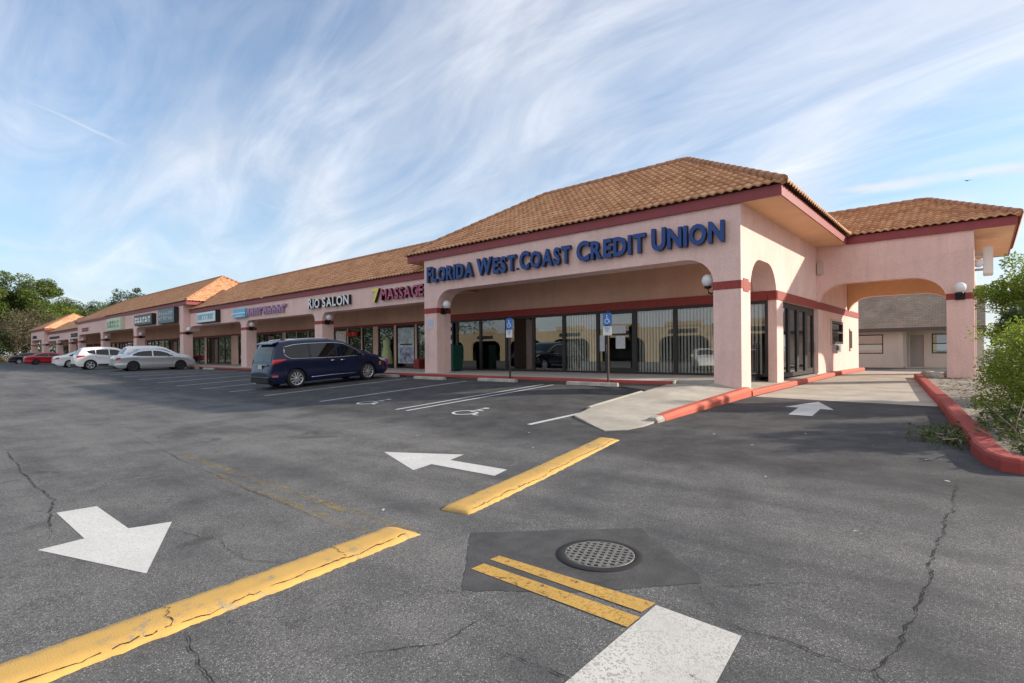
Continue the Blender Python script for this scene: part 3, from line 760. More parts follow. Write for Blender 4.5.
# ------------------------------------------------------------------ walls with arched openings
def arch_corner(x, z, sx, rx, rz, n=8, rising=True):
    """points of a rounded upper corner of an opening; (x,z) = the square corner, sx = +1 when the corner is the left one"""
    pts = [(x + sx * rx * (1 - math.cos(a)), z - rz * (1 - math.sin(a))) for a in [PI / 2 * k / n for k in range(n + 1)]]
    return pts if rising else pts[::-1]
def facade_poly(x0, x1, zb, zt, openings, ztop, rx=0.6, rz=0.7):
    poly = [(x0, zt), (x0, zb)]
    for a, b in openings:
        if a > x0 + 1e-6: poly.append((a, zb))
        else: poly.pop()
        poly += arch_corner(a, ztop, 1, rx, rz) + arch_corner(b, ztop, -1, rx, rz, rising=False)
        if b < x1 - 1e-6: poly.append((b, zb))
    poly += ([(x1, zb)] if openings[-1][1] < x1 - 1e-6 else []) + [(x1, zt)]
    return poly
def band_ring(parent, x0, x1, y0, y1, z0, z1, m='band'):
    """tile band round a pillar, 12 mm proud of the stucco"""
    t = 0.012; mb = MB()
    mb.box(x0 - t, x1 + t, y0 - t, y0, z0, z1); mb.box(x0 - t, x1 + t, y1, y1 + t, z0, z1)
    mb.box(x1, x1 + t, y0, y1, z0, z1); mb.box(x0 - t, x0, y0, y1, z0, z1)
    return mb.build('tile_band', M[m], parent)
def storefront(parent, panes, Y, z0, z1, fw=0.055, depth=0.10, axis='x', glass='glass', fm='frame'):
    """each (a, b, kind) bay is its own window (frame > pane) or door (> pane, handle)"""
    for a, b, kind in panes:
        mb = MB()
        def bx(p0, p1, q0, q1, r0, r1):
            if axis == 'x': mb.box(p0, p1, q0, q1, r0, r1)
            else: mb.box(q0, q1, p0, p1, r0, r1)
        f = fw * (1.5 if kind == 'door' else 1)
        bx(a, a + f, Y - depth / 2, Y + depth / 2, z0, z1); bx(b - f, b, Y - depth / 2, Y + depth / 2, z0, z1)
        bx(a + f, b - f, Y - depth / 2, Y + depth / 2, z1 - f * 1.3, z1); bx(a + f, b - f, Y - depth / 2, Y + depth / 2, z0, z0 + (0.22 if kind == 'door' else f))
        w = mb.build('door' if kind == 'door' else 'window', M[fm], parent)
        mb = MB()
        bx(a + f - .004, b - f + .004, Y - .006, Y + .006, z0 + f * .9, z1 - f * 1.2)
        mb.build('pane', M['glassc' if kind == 'b' else glass], w)
        if kind == 'door':
            mb = MB(); s_ = -1
            if axis == 'x': mb.tube([(a + f * .5, Y - .06, 0.95), (a + f * .5, Y - .11, 0.97), (a + f * .5, Y - .11, 1.33), (a + f * .5, Y - .06, 1.35)], 0.014, 6)
            else: mb.tube([(Y + .06, b - f * .5, 0.95), (Y + .11, b - f * .5, 0.97), (Y + .11, b - f * .5, 1.33), (Y + .06, b - f * .5, 1.35)], 0.014, 6)
            mb.build('handle', M['metal'], w)
def blinds(parent, a, b, Y, z0, z1, pitch=0.125, w=0.10, ang=32):
    mb = MB(); x = a
    while x < b:
        c, s_ = math.cos(R(ang)), math.sin(R(ang)); z_ = z0 + 0.04
        p = [(x - w / 2 * c, Y - w / 2 * s_), (x + w / 2 * c, Y + w / 2 * s_)]
        mb.quad((*p[0], z_), (*p[1], z_), (*p[1], z1), (*p[0], z1)); x += pitch * random.uniform(0.94, 1.06)
    mb.build('vertical_blind', M['blind'], parent, fix=False)
def fascia(parent, runs, z0=5.13, z1=5.42, t=0.04):
    mb = MB()
    for (x0, x1, y0, y1) in runs: mb.box(x0, x1, y0, y1, z0, z1)
    return mb.build('fascia', M['fascia'], parent)

# ------------------------------------------------------------------ corner building with the drive-through
YF = 15.38; YS = 18.8
bank = thing('commercial_building', 'pink corner building with hipped tile roof, big blue lettering and a drive-through canopy', 'building', (-12, 15.4, 0))
mb = MB(); mb.prism(facade_poly(-18.64, -5.03, -0.3, 5.16, [(-17.8, -5.80)], 3.73, 0.85, 0.72), YF, YF + 0.79)
mb.build('front_wall', M['pink'], bank)
mb = MB()
def side_poly():
    y0, y1 = YF + 0.79, 18.80
    p = [(y0, 5.16)] + arch_corner(y0, 3.76, 1, 0.95, 1.0)[0:] + arch_corner(y1, 3.76, -1, 0.95, 1.0, rising=False) + [(y1, 5.16)]
    return p
mb.prism(side_poly(), -5.75, -5.03, 'x')
# wall beyond: reveals, over the recessed window, and the drive-up wall (window holes left open)
mb.box(-5.30, -5.03, 18.80, 19.54, -0.4, 5.16)
mb.box(-5.30, -5.03, 19.54, 24.45, 2.69, 5.16)
mb.box(-5.60, -5.03, 24.45, 27.1, -0.4, 5.16); mb.box(-5.60, -5.03, 27.1, 29.7, -0.4, 1.30); mb.box(-5.60, -5.03, 27.1, 29.7, 2.32, 5.16)
mb.box(-5.60, -5.03, 29.7, 34.0, -0.4, 5.16)
mb.box(-18.6, -5.6, 33.7, 34.0, -0.4, 5.16)
mb.build('side_wall', M['pink'], bank)
for a in (-18.64, -5.80):
    band_ring(bank, a, a + (0.84 if a < -10 else 0.77), YF, YF + 0.79, 2.77, 3.0)
mb = MB(); mb.box(-5.03, -5.016, 15.56, 16.0, 2.70, 3.07); mb.build('tile_band', M['band'], bank)
# porch: header band, wall over the shopfront, ceiling, return pillar
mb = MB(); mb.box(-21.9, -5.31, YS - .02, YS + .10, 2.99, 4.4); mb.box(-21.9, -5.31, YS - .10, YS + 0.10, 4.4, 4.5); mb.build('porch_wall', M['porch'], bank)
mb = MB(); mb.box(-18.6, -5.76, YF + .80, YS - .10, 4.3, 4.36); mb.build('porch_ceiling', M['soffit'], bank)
mb = MB(); mb.box(-21.9, -5.31, YS - .06, YS + .10, 2.68, 2.985); mb.box(-5.30, -5.03, YS - .03, YS - .002, 2.68, 2.985); mb.build('tile_band', M['band'], bank)
mb = MB(); mb.box(-5.03, -5.005, 18.81, 34.0, 2.69, 2.985); mb.build('tile_band', M['band'], bank)
# shopfront bays
storefront(bank, [(-21.8, -20.19, 'w'), (-20.19, -18.5, 'w'), (-18.5, -16.8, 'w'), (-16.8, -15.17, 'w'), (-15.17, -13.5, 'w'), (-13.5, -11.8, 'b'), (-11.8, -11.39, 'w'), (-11.39, -10.13, 'door'), (-10.13, -8.49, 'b'), (-8.49, -5.31, 'b')], YS, SW, 2.67, 0.075)
blinds(bank, -13.4, -11.9, YS + 0.14, SW, 2.6, ang=-20)
blinds(bank, -10.0, -8.55, YS + 0.14, SW, 2.6, ang=-28)
blinds(bank, -8.42, -5.45, YS + 0.14, SW, 2.6, ang=-28)
storefront(bank, [(19.54, 20.75, 'w'), (20.75, 21.95, 'w'), (21.95, 23.15, 'w'), (23.15, 24.45, 'door')], -5.2, 0.10, 2.68, 0.14, axis='y', glass='glassd', fm='black')
mb = MB(); mb.box(-5.029, -5.0, 24.46, 24.62, 0.1, 2.68); mb.build('door_trim', M['trimlight'], bank)
# rooms behind the glass
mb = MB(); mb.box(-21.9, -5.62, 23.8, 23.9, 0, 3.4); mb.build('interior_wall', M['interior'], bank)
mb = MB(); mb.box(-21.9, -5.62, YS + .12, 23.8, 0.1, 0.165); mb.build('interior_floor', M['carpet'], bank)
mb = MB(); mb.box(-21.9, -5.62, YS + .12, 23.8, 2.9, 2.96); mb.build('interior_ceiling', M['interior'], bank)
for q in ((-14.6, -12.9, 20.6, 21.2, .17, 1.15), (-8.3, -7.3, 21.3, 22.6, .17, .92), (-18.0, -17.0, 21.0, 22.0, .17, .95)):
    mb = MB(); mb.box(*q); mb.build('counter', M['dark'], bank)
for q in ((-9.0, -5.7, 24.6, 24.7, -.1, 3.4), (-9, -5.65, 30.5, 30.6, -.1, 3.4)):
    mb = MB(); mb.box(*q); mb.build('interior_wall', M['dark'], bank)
# drive-up window, drawer and slot
mb = MB()
for q in ((27.1, 29.7, 2.22, 2.32), (27.1, 29.7, 1.30, 1.40), (27.1, 27.22, 1.40, 2.22), (29.58, 29.7, 1.40, 2.22), (27.22, 29.58, 1.78, 1.86)): mb.box(-5.12, -5.01, *q)
w = mb.build('teller_window', M['frame'], bank)
mb = MB(); mb.box(-5.10, -5.09, 27.2, 29.6, 1.35, 2.3); mb.build('pane', M['glassd'], w)
mb = MB(); mb.box(-5.028, -4.99, 26.95, 27.09, 1.24, 2.40); mb.box(-5.028, -4.99, 27.1, 29.8, 2.325, 2.42); mb.build('frame_trim', M['trimlight'], w)
mb = MB(); mb.box(-5.03, -4.90, 27.35, 28.6, 0.92, 1.27); bevel(mb.build('deposit_drawer', M['metal'], bank), .015)
mb = MB(); mb.box(-4.90, -4.885, 27.5, 28.1, 1.0, 1.2); mb.build('drawer_flap', M['frame'], bank)
mb = MB(); mb.box(-5.03, -4.99, 31.35, 31.95, 1.10, 1.95); mb.build('slot_panel', M['frame'], bank)
for q in ((1.955, 2.08), (0.98, 1.095)):
    mb = MB(); mb.box(-5.03, -4.97, 31.3, 32.0, *q); mb.build('slot_trim', M['trimlight'], bank)
# eaves
fascia(bank, [(-19.72, -3.95, 15.30, 15.376), (-3.99, -3.95, 15.377, 24.36), (-19.72, -19.68, 15.377, 24.36)])
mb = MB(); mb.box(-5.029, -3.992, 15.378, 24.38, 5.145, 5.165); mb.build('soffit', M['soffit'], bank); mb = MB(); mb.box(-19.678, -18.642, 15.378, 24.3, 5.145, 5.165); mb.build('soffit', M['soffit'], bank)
hip_roof(bank, -19.80, -3.87, 15.24, 24.42, 5.44, 8.28, 4.5, 4.6)
# canopy
mb = MB(); mb.prism(facade_poly(-5.03, -0.21, -0.4, 5.16, [(-5.03, -0.96)], 3.64, 1.0, 0.85), 24.42, 24.80)
mb.prism(facade_poly(-5.03, -0.21, -0.4, 5.16, [(-5.03, -0.96)], 3.60, 1.0, 0.85), 31.0, 31.4)
mb.prism(facade_poly(24.80, 31.0, -0.4, 5.16, [(25.2, 30.6)], 3.60, 1.0, 0.85), -0.58, -0.21, 'x')
mb.box(-0.95, -0.585, 24.801, 25.19, -0.4, 3.0)
mb.build('canopy_wall', M['pink'], bank)
mb = MB(); mb.prism(facade_poly(-5.0, -0.60, -0.3, 4.49, [(-5.0, -0.96)], 3.603, 1.0, 0.85), 30.96, 30.998); mb.build('canopy_bounce_tint', M['soffit'], bank)  # sheet added inside the back arch, its orange paints in warm bounce light
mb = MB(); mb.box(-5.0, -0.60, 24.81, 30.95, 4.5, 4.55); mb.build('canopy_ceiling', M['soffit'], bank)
band_ring(bank, -0.96, -0.21, 24.42, 25.19, 2.76, 2.98)
fascia(bank, [(-3.945, 0.89, 24.34, 24.416), (0.85, 0.89, 24.417, 32.5), (-5.0, 0.89, 32.5, 32.54)])
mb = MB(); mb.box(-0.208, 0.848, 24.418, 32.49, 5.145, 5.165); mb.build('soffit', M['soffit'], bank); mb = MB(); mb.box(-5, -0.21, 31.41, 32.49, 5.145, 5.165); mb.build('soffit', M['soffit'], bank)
hip_roof(bank, -14.0, 0.95, 24.28, 32.56, 5.44, 7.22, 0, 2.7, yr=28.4, sides=('front', 'east'))
# small things fixed to the walls
mb = MB(); mb.box(-5.0, -4.78, 24.30, 24.418, 4.05, 4.55); bevel(mb.build('alarm_box', M['trimlight'], bank), .02)
mb = MB(); mb.box(-18.42, -18.02, YF - .012, YF - .001, 2.10, 2.55); pl = mb.build('wall_plaque', mat('faded_plaque', (.62, .56, .58), .6), bank)
mb = MB(); mb.box(-18.38, -18.06, YF - .018, YF - .0125, 2.24, 2.50); mb.build('plaque_panel', mat('faded_blue', (0.50, 0.52, 0.66), 0.6), pl)

# drive-through fixture hung beside the canopy column
t = thing('drive_through_sign', 'white edge-on sign cabinet bracketed to the right side of the canopy column under the eave', 'sign', (0.2, 27, 4.2))
mb = MB(); mb.box(0.02, 0.30, 26.0, 26.9, 3.75, 4.75); bevel(mb.build('cabinet', M['whitem'], t), .02)
for q in ((4.45, 4.53), (3.9, 3.98)):
    mb = MB(); mb.box(-0.21, 0.02, 26.2, 26.3, *q); mb.build('bracket', M['metal'], t)
mb = MB(); mb.lathe([(0, -.08), (.12, -.07), (.15, 0), (.15, .12)], (-0.10, 25.9, 4.15), axis='y', n=18); mb.build('lamp', M['globe'], t)

# ------------------------------------------------------------------ the row of shops to the left
def pillars_to_openings(x0, x1, ps):
    xs = [x0] + [q for p in ps for q in p] + [x1]; op = []
    a = x0
    for p in ps:
        if p[0] > a + 0.3: op.append((a, p[0]))
        a = p[1]
    if x1 > a + 0.3: op.append((a, x1))
    return op
def shop_row(name, label, x0, x1, Yf, ps, zt, zbeam, bays, z_eave, z_ridge, dl, dr, roofx, band=True, sub=6, glass='glass', tw=0.245, ch=0.335, porch=True, endwall=False):
    b = thing(name, label, 'building', ((x0 + x1) / 2, Yf, 0))
    mb = MB(); mb.prism(facade_poly(x0, x1, -0.3, zt, pillars_to_openings(x0, x1, ps), zbeam, 0.42, 0.40), Yf, Yf + 0.70)
    if endwall: mb.box(x1 - .3, x1, Yf + .70, Yf + 3.8, 3.39, zt)
    mb.build('front_wall', M['pink'], b)
    for p in ps: band_ring(b, p[0], p[1], Yf, Yf + 0.70, 2.74, 2.93)
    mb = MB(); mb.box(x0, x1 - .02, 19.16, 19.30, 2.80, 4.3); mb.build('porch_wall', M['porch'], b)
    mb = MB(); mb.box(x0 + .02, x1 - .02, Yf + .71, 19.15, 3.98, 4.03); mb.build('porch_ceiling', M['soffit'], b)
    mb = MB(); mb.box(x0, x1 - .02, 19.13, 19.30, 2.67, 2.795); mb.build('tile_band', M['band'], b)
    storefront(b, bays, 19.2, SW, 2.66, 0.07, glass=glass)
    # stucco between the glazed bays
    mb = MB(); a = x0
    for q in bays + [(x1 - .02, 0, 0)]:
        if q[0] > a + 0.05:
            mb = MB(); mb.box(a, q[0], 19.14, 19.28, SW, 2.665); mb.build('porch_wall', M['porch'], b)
        a = q[1]
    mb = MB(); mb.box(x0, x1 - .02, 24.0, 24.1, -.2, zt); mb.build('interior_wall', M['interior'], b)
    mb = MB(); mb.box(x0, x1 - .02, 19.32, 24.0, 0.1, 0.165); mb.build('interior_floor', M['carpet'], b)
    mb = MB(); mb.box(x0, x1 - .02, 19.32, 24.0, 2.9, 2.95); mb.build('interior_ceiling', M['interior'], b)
    fascia(b, [(roofx[0] + .08, roofx[1] - .08, Yf - .08, Yf - .004)] + ([(roofx[1] - .12, roofx[1] - .08, Yf - .003, Yf + 8.9)] if dr else []), zt - .03, zt + .26)
    if dr:
        mb = MB(); mb.box(x1 + .002, roofx[1] - .122, Yf - .002, Yf + 8.8, zt - .015, zt + .005); mb.build('soffit', M['soffit'], b)
        mb = MB(); mb.box(x1 - .3, x1, Yf + 3.81, Yf + 8.6, -.3, zt); mb.build('end_wall', M['pink'], b)
    hip_roof(b, roofx[0], roofx[1], Yf - .14, Yf + 9.0 - .1, z_eave, z_ridge, dl, dr, yr=19.8, sides=('front', 'east'), sub=sub, tw=tw, ch=ch)
    return b
ys_ = 15.9
bays1 = [(-22.0 - 1.9, -22.0 - 0.0, 'w'), (-25.8, -24.05, 'w'), (-27.6, -26.0, 'door'), (-29.3, -28.1, 'w'), (-30.9, -29.4, 'w'), (-32.6, -31.0, 'w'), (-34.3, -32.7, 'w'),
         (-36.0, -34.4, 'door'), (-37.7, -36.1, 'w'), (-39.4, -37.8, 'w'), (-41.3, -39.9, 'w'), (-42.7, -41.3, 'w'), (-44.1, -42.7, 'w'), (-45.4, -44.1, 'w'), (-46.7, -45.4, 'door'), (-48.0, -46.7, 'w')]
bays1.sort()
row1 = shop_row('shop_building', 'lower pink shop row between the corner building and the first raised block', -49.38, -18.66, ys_,
                [(-39.37, -38.50), (-29.16, -28.32)], 4.49, 3.39, bays1, 4.76, 7.17, 0, 0, (-49.40, -18.60))
b2bays = []
x = -88.2
k = 0
while x < -50.4:
    w_ = (1.5, 1.6, 1.1, 1.5)[k % 4]; b2bays.append((x, x + w_, 'door' if k % 7 == 3 else 'w')); x += w_ + (0.0 if k % 4 else 0.5); k += 1
row2 = shop_row('shop_building', 'raised pink shop block in mid row with a large sunlit orange hip roof end', -89.07, -49.40, YF,
                [(-89.07, -88.24), (-76.9, -75.85), (-63.6, -62.6), (-50.22, -49.40)], 5.16, 3.73, b2bays, 5.44, 8.20, 4.5, 4.6, (-90.1, -48.32), sub=4, glass='glassd', endwall=True)
b3 = []
x = -113.6; k = 0
while x < -90.6: b3.append((x, x + 1.7, 'door' if k % 5 == 2 else 'w')); x += 1.72 + (0.5 if k % 3 == 0 else 0); k += 1
row3 = shop_row('shop_building', 'far low pink shop row between the two raised blocks, mostly hidden behind parked cars', -113.9, -89.10, ys_,
                [(-107.2, -106.3), (-98.1, -97.1)], 4.49, 3.39, b3, 4.76, 7.17, 0, 0, (-114.0, -89.0), sub=3, glass='glassd', tw=0.4, ch=0.5)
b4 = [(x_, x_ + 1.8, 'w') for x_ in (-125.6, -123.7, -121.8, -119.9, -118.0)]
row4 = shop_row('shop_building', 'farthest raised pink shop block, at the left end before the woods', -126.9, -114.0, YF,
                [(-126.9, -126.0), (-116.2, -114.0)], 5.16, 3.73, b4, 5.44, 8.2, 4.5, 4.6, (-128.0, -112.9), sub=3, glass='glassd', tw=0.4, ch=0.5, endwall=True)

# posters and lit things in the massage shop window
mb = MB(); mb.box(-25.66, -24.2, 19.180, 19.188, 0.45, 2.5); po = mb.build('window_poster', None or mat('poster_backing', (0.45, 0.55, 0.58), 0.7, var=0.45, vscale=3), row1)
mb = MB(); mb.box(-25.5, -24.3, 19.172, 19.178, 0.5, 1.35); mb.build('poster_print', mat('poster_floral', (0.30, 0.33, 0.45), 0.7, var=0.8, vscale=5), po)
mb = MB(); mb.box(-25.45, -24.35, 19.172, 19.178, 1.5, 1.58); mb.build('poster_stripe', M['black'], po)
mb = MB(); mb.box(-32.45, -31.2, 19.180, 19.188, 1.3, 2.5); mb.build('window_poster', mat('pale_poster', (0.62, 0.58, 0.52), 0.7, var=0.35, vscale=6), row1)
for x_ in (-30.55, -29.95):
    mb = MB(); mb.lathe([(0, -.16), (.17, -.13), (.22, 0), (.17, .13), (0, .16)], (x_, 19.05, 2.28), n=14)
    tag(mb.build('paper_lantern', mat('lantern_red', (0.75, 0.06, 0.05), 0.6), None), 'round red paper lantern, %s of the pair hung at the shop window' % ('left' if x_ < -30.2 else 'right'), 'lantern', 'red paper lanterns')
mb = MB()
prof = [(0.36, .25), (.34, .5), (.28, .95), (.20, 1.28), (.24, 1.55), (.16, 1.68), (.07, 1.72), (.07, 1.80)]
mb.lathe(prof, (-26.45, 18.95, .17), n=16); mb.lathe([(.02, .0), (.02, .3)], (-26.45, 18.95, .17), n=8)
mb.lathe([(.2, 0), (.2, .02), (0, .03)], (-26.45, 18.95, .17), n=16)
t = tag(mb.build('dress_form', mat('pale_green_cloth', (0.42, 0.52, 0.26), 0.8, var=.15, vscale=6), None), 'pale green dress on a stand in the open shop doorway', 'dress form')
mb = MB(); mb.box(-26.75, -25.95, 18.55, 18.65, 0.17, 0.72); t = tag(bevel(mb.build('sign_board', M['pinkp'], None), .01), 'low magenta board standing in the shop doorway', 'board')
mb = MB(); mb.box(-23.75, -23.2, 18.75, 19.1, 0.17, 0.70); tag(bevel(mb.build('storage_bin', M['redp'], None), .04), 'low red bin on the walk beside the left corner pillar', 'bin')

# ------------------------------------------------------------------ lettering
_gl = {}
def glyph(ch, bold=0.0):
    """letter outline as a mesh, lower-left at the origin, height of capitals = 1"""
    if (ch, bold) in _gl: return _gl[(ch, bold)]
    if ch == ' ': return ([], [], 0.35, 1.0)
    cu = bpy.data.curves.new('g', 'FONT'); cu.body = ch; cu.size = 1; cu.extrude = 0.5; cu.offset = bold; cu.resolution_u = 3
    ob = bpy.data.objects.new('g', cu); C.objects.link(ob)
    dg = bpy.context.evaluated_depsgraph_get(); ev = ob.evaluated_get(dg)
    me = bpy.data.meshes.new_from_object(ev)
    vs = [v.co.copy() for v in me.vertices]; fs = [list(p.vertices) for p in me.polygons]
    C.objects.unlink(ob); bpy.data.objects.remove(ob); bpy.data.curves.remove(cu); bpy.data.meshes.remove(me)
    x0 = min(v.x for v in vs); x1 = max(v.x for v in vs); y0 = min(v.y for v in vs); y1 = max(v.y for v in vs)
    vs = [Vector((v.x - x0, v.y - max(y0, -0.02) if ch != 'Q' else v.y, v.z)) for v in vs]
    _gl[(ch, bold)] = (vs, fs, x1 - x0, max(v.y for v in vs)); return _gl[(ch, bold)]
def word(parent, txt, x0, x1, z0, h, Y, depth, face, side_, bold=0.03, gap=0.10, first=1.0, drop=0.0, partname='letter', flat=False, zslope=0.0):
    """a word of standing letters between x0 and x1 on a wall facing -Y; every letter its own part"""
    info = [glyph(c, bold) for c in txt]
    ws = [i[2] * (first if k == 0 else 1) for k, i in enumerate(info)]
    tot = sum(ws) + gap * (len(txt) - 1); sc = (x1 - x0) / tot; x = x0; mb = MB()
    for k, (vs, fs, w, hh) in enumerate(info):
        f = first if k == 0 else 1; mb = mb if flat else MB()
        b = mb.add([(x + v.x * sc * f, Y - depth * (0.5 + v.z), z0 + v.y / hh * h * f) for v in vs])
        for q in fs:
            zs = [vs[i].z for i in q]
            mb.face([b + i for i in q], 0 if min(zs) > 0.49 else 1)
        if not flat: mb.build(partname, [face, side_], parent)
        x += (ws[k] + gap) * sc
    if flat: return mb.build(partname, [face, side_], parent)
bs = thing('wall_sign', 'big blue raised lettering across the front wall under the hipped roof of the corner building', 'sign', (-11.8, 15.3, 4.1))
for t_, a, b in (('FLORIDA', -18.25, -15.40), ('WEST', -15.19, -13.12), ('COAST', -12.93, -10.64), ('CREDIT', -10.38, -7.82), ('UNION', -7.62, -5.42)):
    word(bs, t_, a, b, 4.11, 0.60, YF - 0.06, 0.13, M['lblue'], M['lblue_side'], 0.038, 0.095, first=1.11)
mb = MB(); mb.box(-13.10, -13.04, YF - .17, YF - .06, 4.12, 4.19); mb.build('full_stop', M['lblue'], bs)
s_ = thing('wall_sign', 'sign of raised pinkish red letters beginning with a yellow 7 on the shop row wall', 'sign', (-21.2, 15.8, 3.6))
word(s_, '7', -23.15, -22.55, 3.62, 0.66, ys_ - .05, 0.14, M['yellowl'], M['black'], 0.035)
word(s_, 'MASSAGE', -22.40, -19.15, 3.66, 0.54, ys_ - .05, 0.14, M['magenta'], M['black'], 0.02, 0.09)
s_ = thing('wall_sign', 'white raised letters with black sides naming a salon on the shop row wall', 'sign', (-27.3, 15.8, 3.8))
word(s_, 'RIO', -29.55, -28.25, 3.66, 0.52, ys_ - .05, 0.16, M['lwhite'], M['black'], 0.025, 0.10, first=1.12)
word(s_, 'SALON', -27.95, -25.25, 3.66, 0.52, ys_ - .05, 0.16, M['lwhite'], M['black'], 0.025, 0.10, first=1.06)
# distant signs whose writing cannot be read in the photo: strokes of the same size and colour
def strokes(parent, x0, x1, z0, z1, Y, m, n, name='lettering', rows=1, depth=.05):
    hh = (z1 - z0) / rows
    for r in range(rows):
        w = (x1 - x0) / n
        for k in range(n):
            mb = MB(); a = x0 + k * w; t = w * 0.24; zb, zt = z0 + r * hh + hh * .08, z0 + (r + 1) * hh - hh * .08
            j = random.choice((0, 1, 2, 3))
            mb.box(a, a + t, Y - depth, Y, zb, zt)
            if j != 1: mb.box(a + t, a + w * .74, Y - depth, Y, zt - t, zt)
            if j != 2: mb.box(a + w * .74 - t, a + w * .74, Y - depth, Y, zb, zt - t)
            if j in (1, 3): mb.box(a + t, a + w * .74 - t, Y - depth, Y, (zb + zt) / 2 - t / 2, (zb + zt) / 2 + t / 2)
            mb.build('letter', m, parent)
def box_sign(label, x0, x1, z0, z1, Yw, panel, frame='black', depth=0.35, letters=None, group=None):
    t = thing('box_sign', label, 'sign', ((x0 + x1) / 2, Yw - depth, z0), group)
    mb = MB(); Y = Yw - depth; f = 0.07
    mb.box(x0, x1, Y, Yw - .004, z0, z1); bevel(mb.build('cabinet', M[frame], t), .015)
    mb = MB(); mb.box(x0 + f, x1 - f, Y - .012, Y - .001, z0 + f, z1 - f); mb.build('panel', panel, t)
    if letters: strokes(t, x0 + f + .2, x1 - f - .2, z0 + f + (z1 - z0) * .14, z1 - f - (z1 - z0) * .14, Y - .014, letters[0], letters[1], rows=letters[2], depth=.012)
    return t
M['pale_panel'] = mat('pale_sign_panel', (0.70, 0.78, 0.80), 0.35); M['teal'] = mat('teal_letter', (0.16, 0.42, 0.50), 0.5)
M['greenp'] = mat('green_panel', (0.60, 0.68, 0.50), 0.4); M['olive'] = mat('olive_letter', (0.25, 0.40, 0.24), 0.5); M['lattice'] = mat('lattice_bar', (0.38, 0.44, 0.50), 0.5); M['darkp'] = mat('dark_panel', (0.03, 0.04, 0.04), 0.4)
def spanz(xpx0, xpx1): return xpx0, xpx1
s_ = thing('wall_sign', 'sign with a bright blue square and faded purple letters above a shop row pillar', 'sign', (-37, 15.85, 3.6))
mb = MB(); mb.box(-40.2, -38.2, ys_ - .20, ys_ - .004, 3.62, 4.22); lg = mb.build('logo_box', M['cyan'], s_)
mb = MB(); mb.box(-40.5, -38.2, ys_ - .22, ys_ - .205, 3.88, 3.96); mb.box(-39.8, -38.6, ys_ - .22, ys_ - .205, 3.70, 3.76); mb.build('logo_stripe', M['lwhite'], lg)
strokes(s_, -38.1, -32.3, 3.62, 4.22, ys_ - .02, M['purple'], 9, depth=.14)
box_sign('pale blue panel sign in a black cabinet on the low shop row', -46.9, -43.0, 3.50, 4.40, ys_, M['pale_panel'], letters=(M['teal'], 8, 1))
box_sign('wide grey lattice sign panel near the sunny corner of the raised block', -54.7, -50.4, 3.74, 5.06, YF, mat('lattice_panel', (0.10, 0.13, 0.15), .4), letters=(M['lattice'], 6, 2))
box_sign('dark sign with white writing, middle one on the raised block', -61.9, -56.4, 3.86, 4.85, YF, M['darkp'], letters=(M['lwhite'], 6, 2))
box_sign('pale green sign panel on the raised block, left of the dark sign', -72.5, -66.9, 3.70, 5.02, YF, M['greenp'], frame='greenp', letters=(M['olive'], 5, 2))
s_ = thing('wall_sign', 'small red lettering at the left end of the raised block', 'sign', (-87, 15.3, 4.3)); strokes(s_, -86.4, -82.8, 4.05, 4.55, YF - .01, M['redp'], 5, rows=2)
s_ = thing('wall_sign', 'small dark lettering on the far low shop row, right one of the two', 'sign', (-92, 15.8, 3.8)); strokes(s_, -96.2, -91.8, 3.6, 4.15, ys_ - .01, M['black'], 6, rows=2)
s_ = thing('wall_sign', 'long dark lettering on the far low shop row, left one of the two', 'sign', (-108, 15.8, 3.8)); strokes(s_, -112.5, -104.5, 3.65, 4.1, ys_ - .01, M['black'], 10)
s_ = thing('wall_sign', 'dark lettering on the farthest raised block', 'sign', (-121, 15.3, 4)); strokes(s_, -124.8, -120.6, 3.95, 4.55, YF - .01, M['black'], 6)

# ------------------------------------------------------------------ globe lamps
def lamp(loc, face, label, plain=False, proto=None):
    """face = direction the arm points to: 0 = +X, PI = -X, -PI/2 = -Y"""
    if proto: return dup(proto, loc, face, label)
    t = thing('wall_lamp', label, 'lamp', (0, 0, 0), 'globe wall lamps')
    mb = MB(); mb.box(0.0, 0.03, -.14, .14, -.13, .13); bevel(mb.build('back_plate', M['iron'], t), .01)
    mb = MB(); mb.tube([(0.03, 0, -.06), (.16, 0, -.12), (.24, 0, -.08), (.26, 0, .04)], 0.028, 8); mb.lathe([(.02, 0.0), (.10, .03), (.105, .07), (.07, .09)], (.26, 0, .03), n=16); mb.build('arm', M['iron'], t)
    mb = MB(); mb.lathe([(0.065, 0.0), (.13, .035), (.172, .11), (.18, .17), (.165, .24), (.12, .31), (.06, .345), (0.001, .352)], (.26, 0, .11), n=24); mb.build('globe', M['globe'], t)
    t.location = loc; t.rotation_euler = (0, 0, face); return t
l0 = lamp((-17.80, 15.72, 2.86), 0, 'white globe lamp on the right face of the left corner pillar, above the green box')
lamp((-5.80, 15.66, 2.82), PI, 'white globe lamp on the left face of the pillar at the sunny corner', proto=l0)
lamp((-0.585, 24.41, 2.87), -PI / 2, 'white globe lamp on the front of the canopy column', proto=l0)
lamp((-18.64, 16.2, 2.95), PI, 'globe lamp half hidden behind the left corner pillar, under the 7', proto=l0)
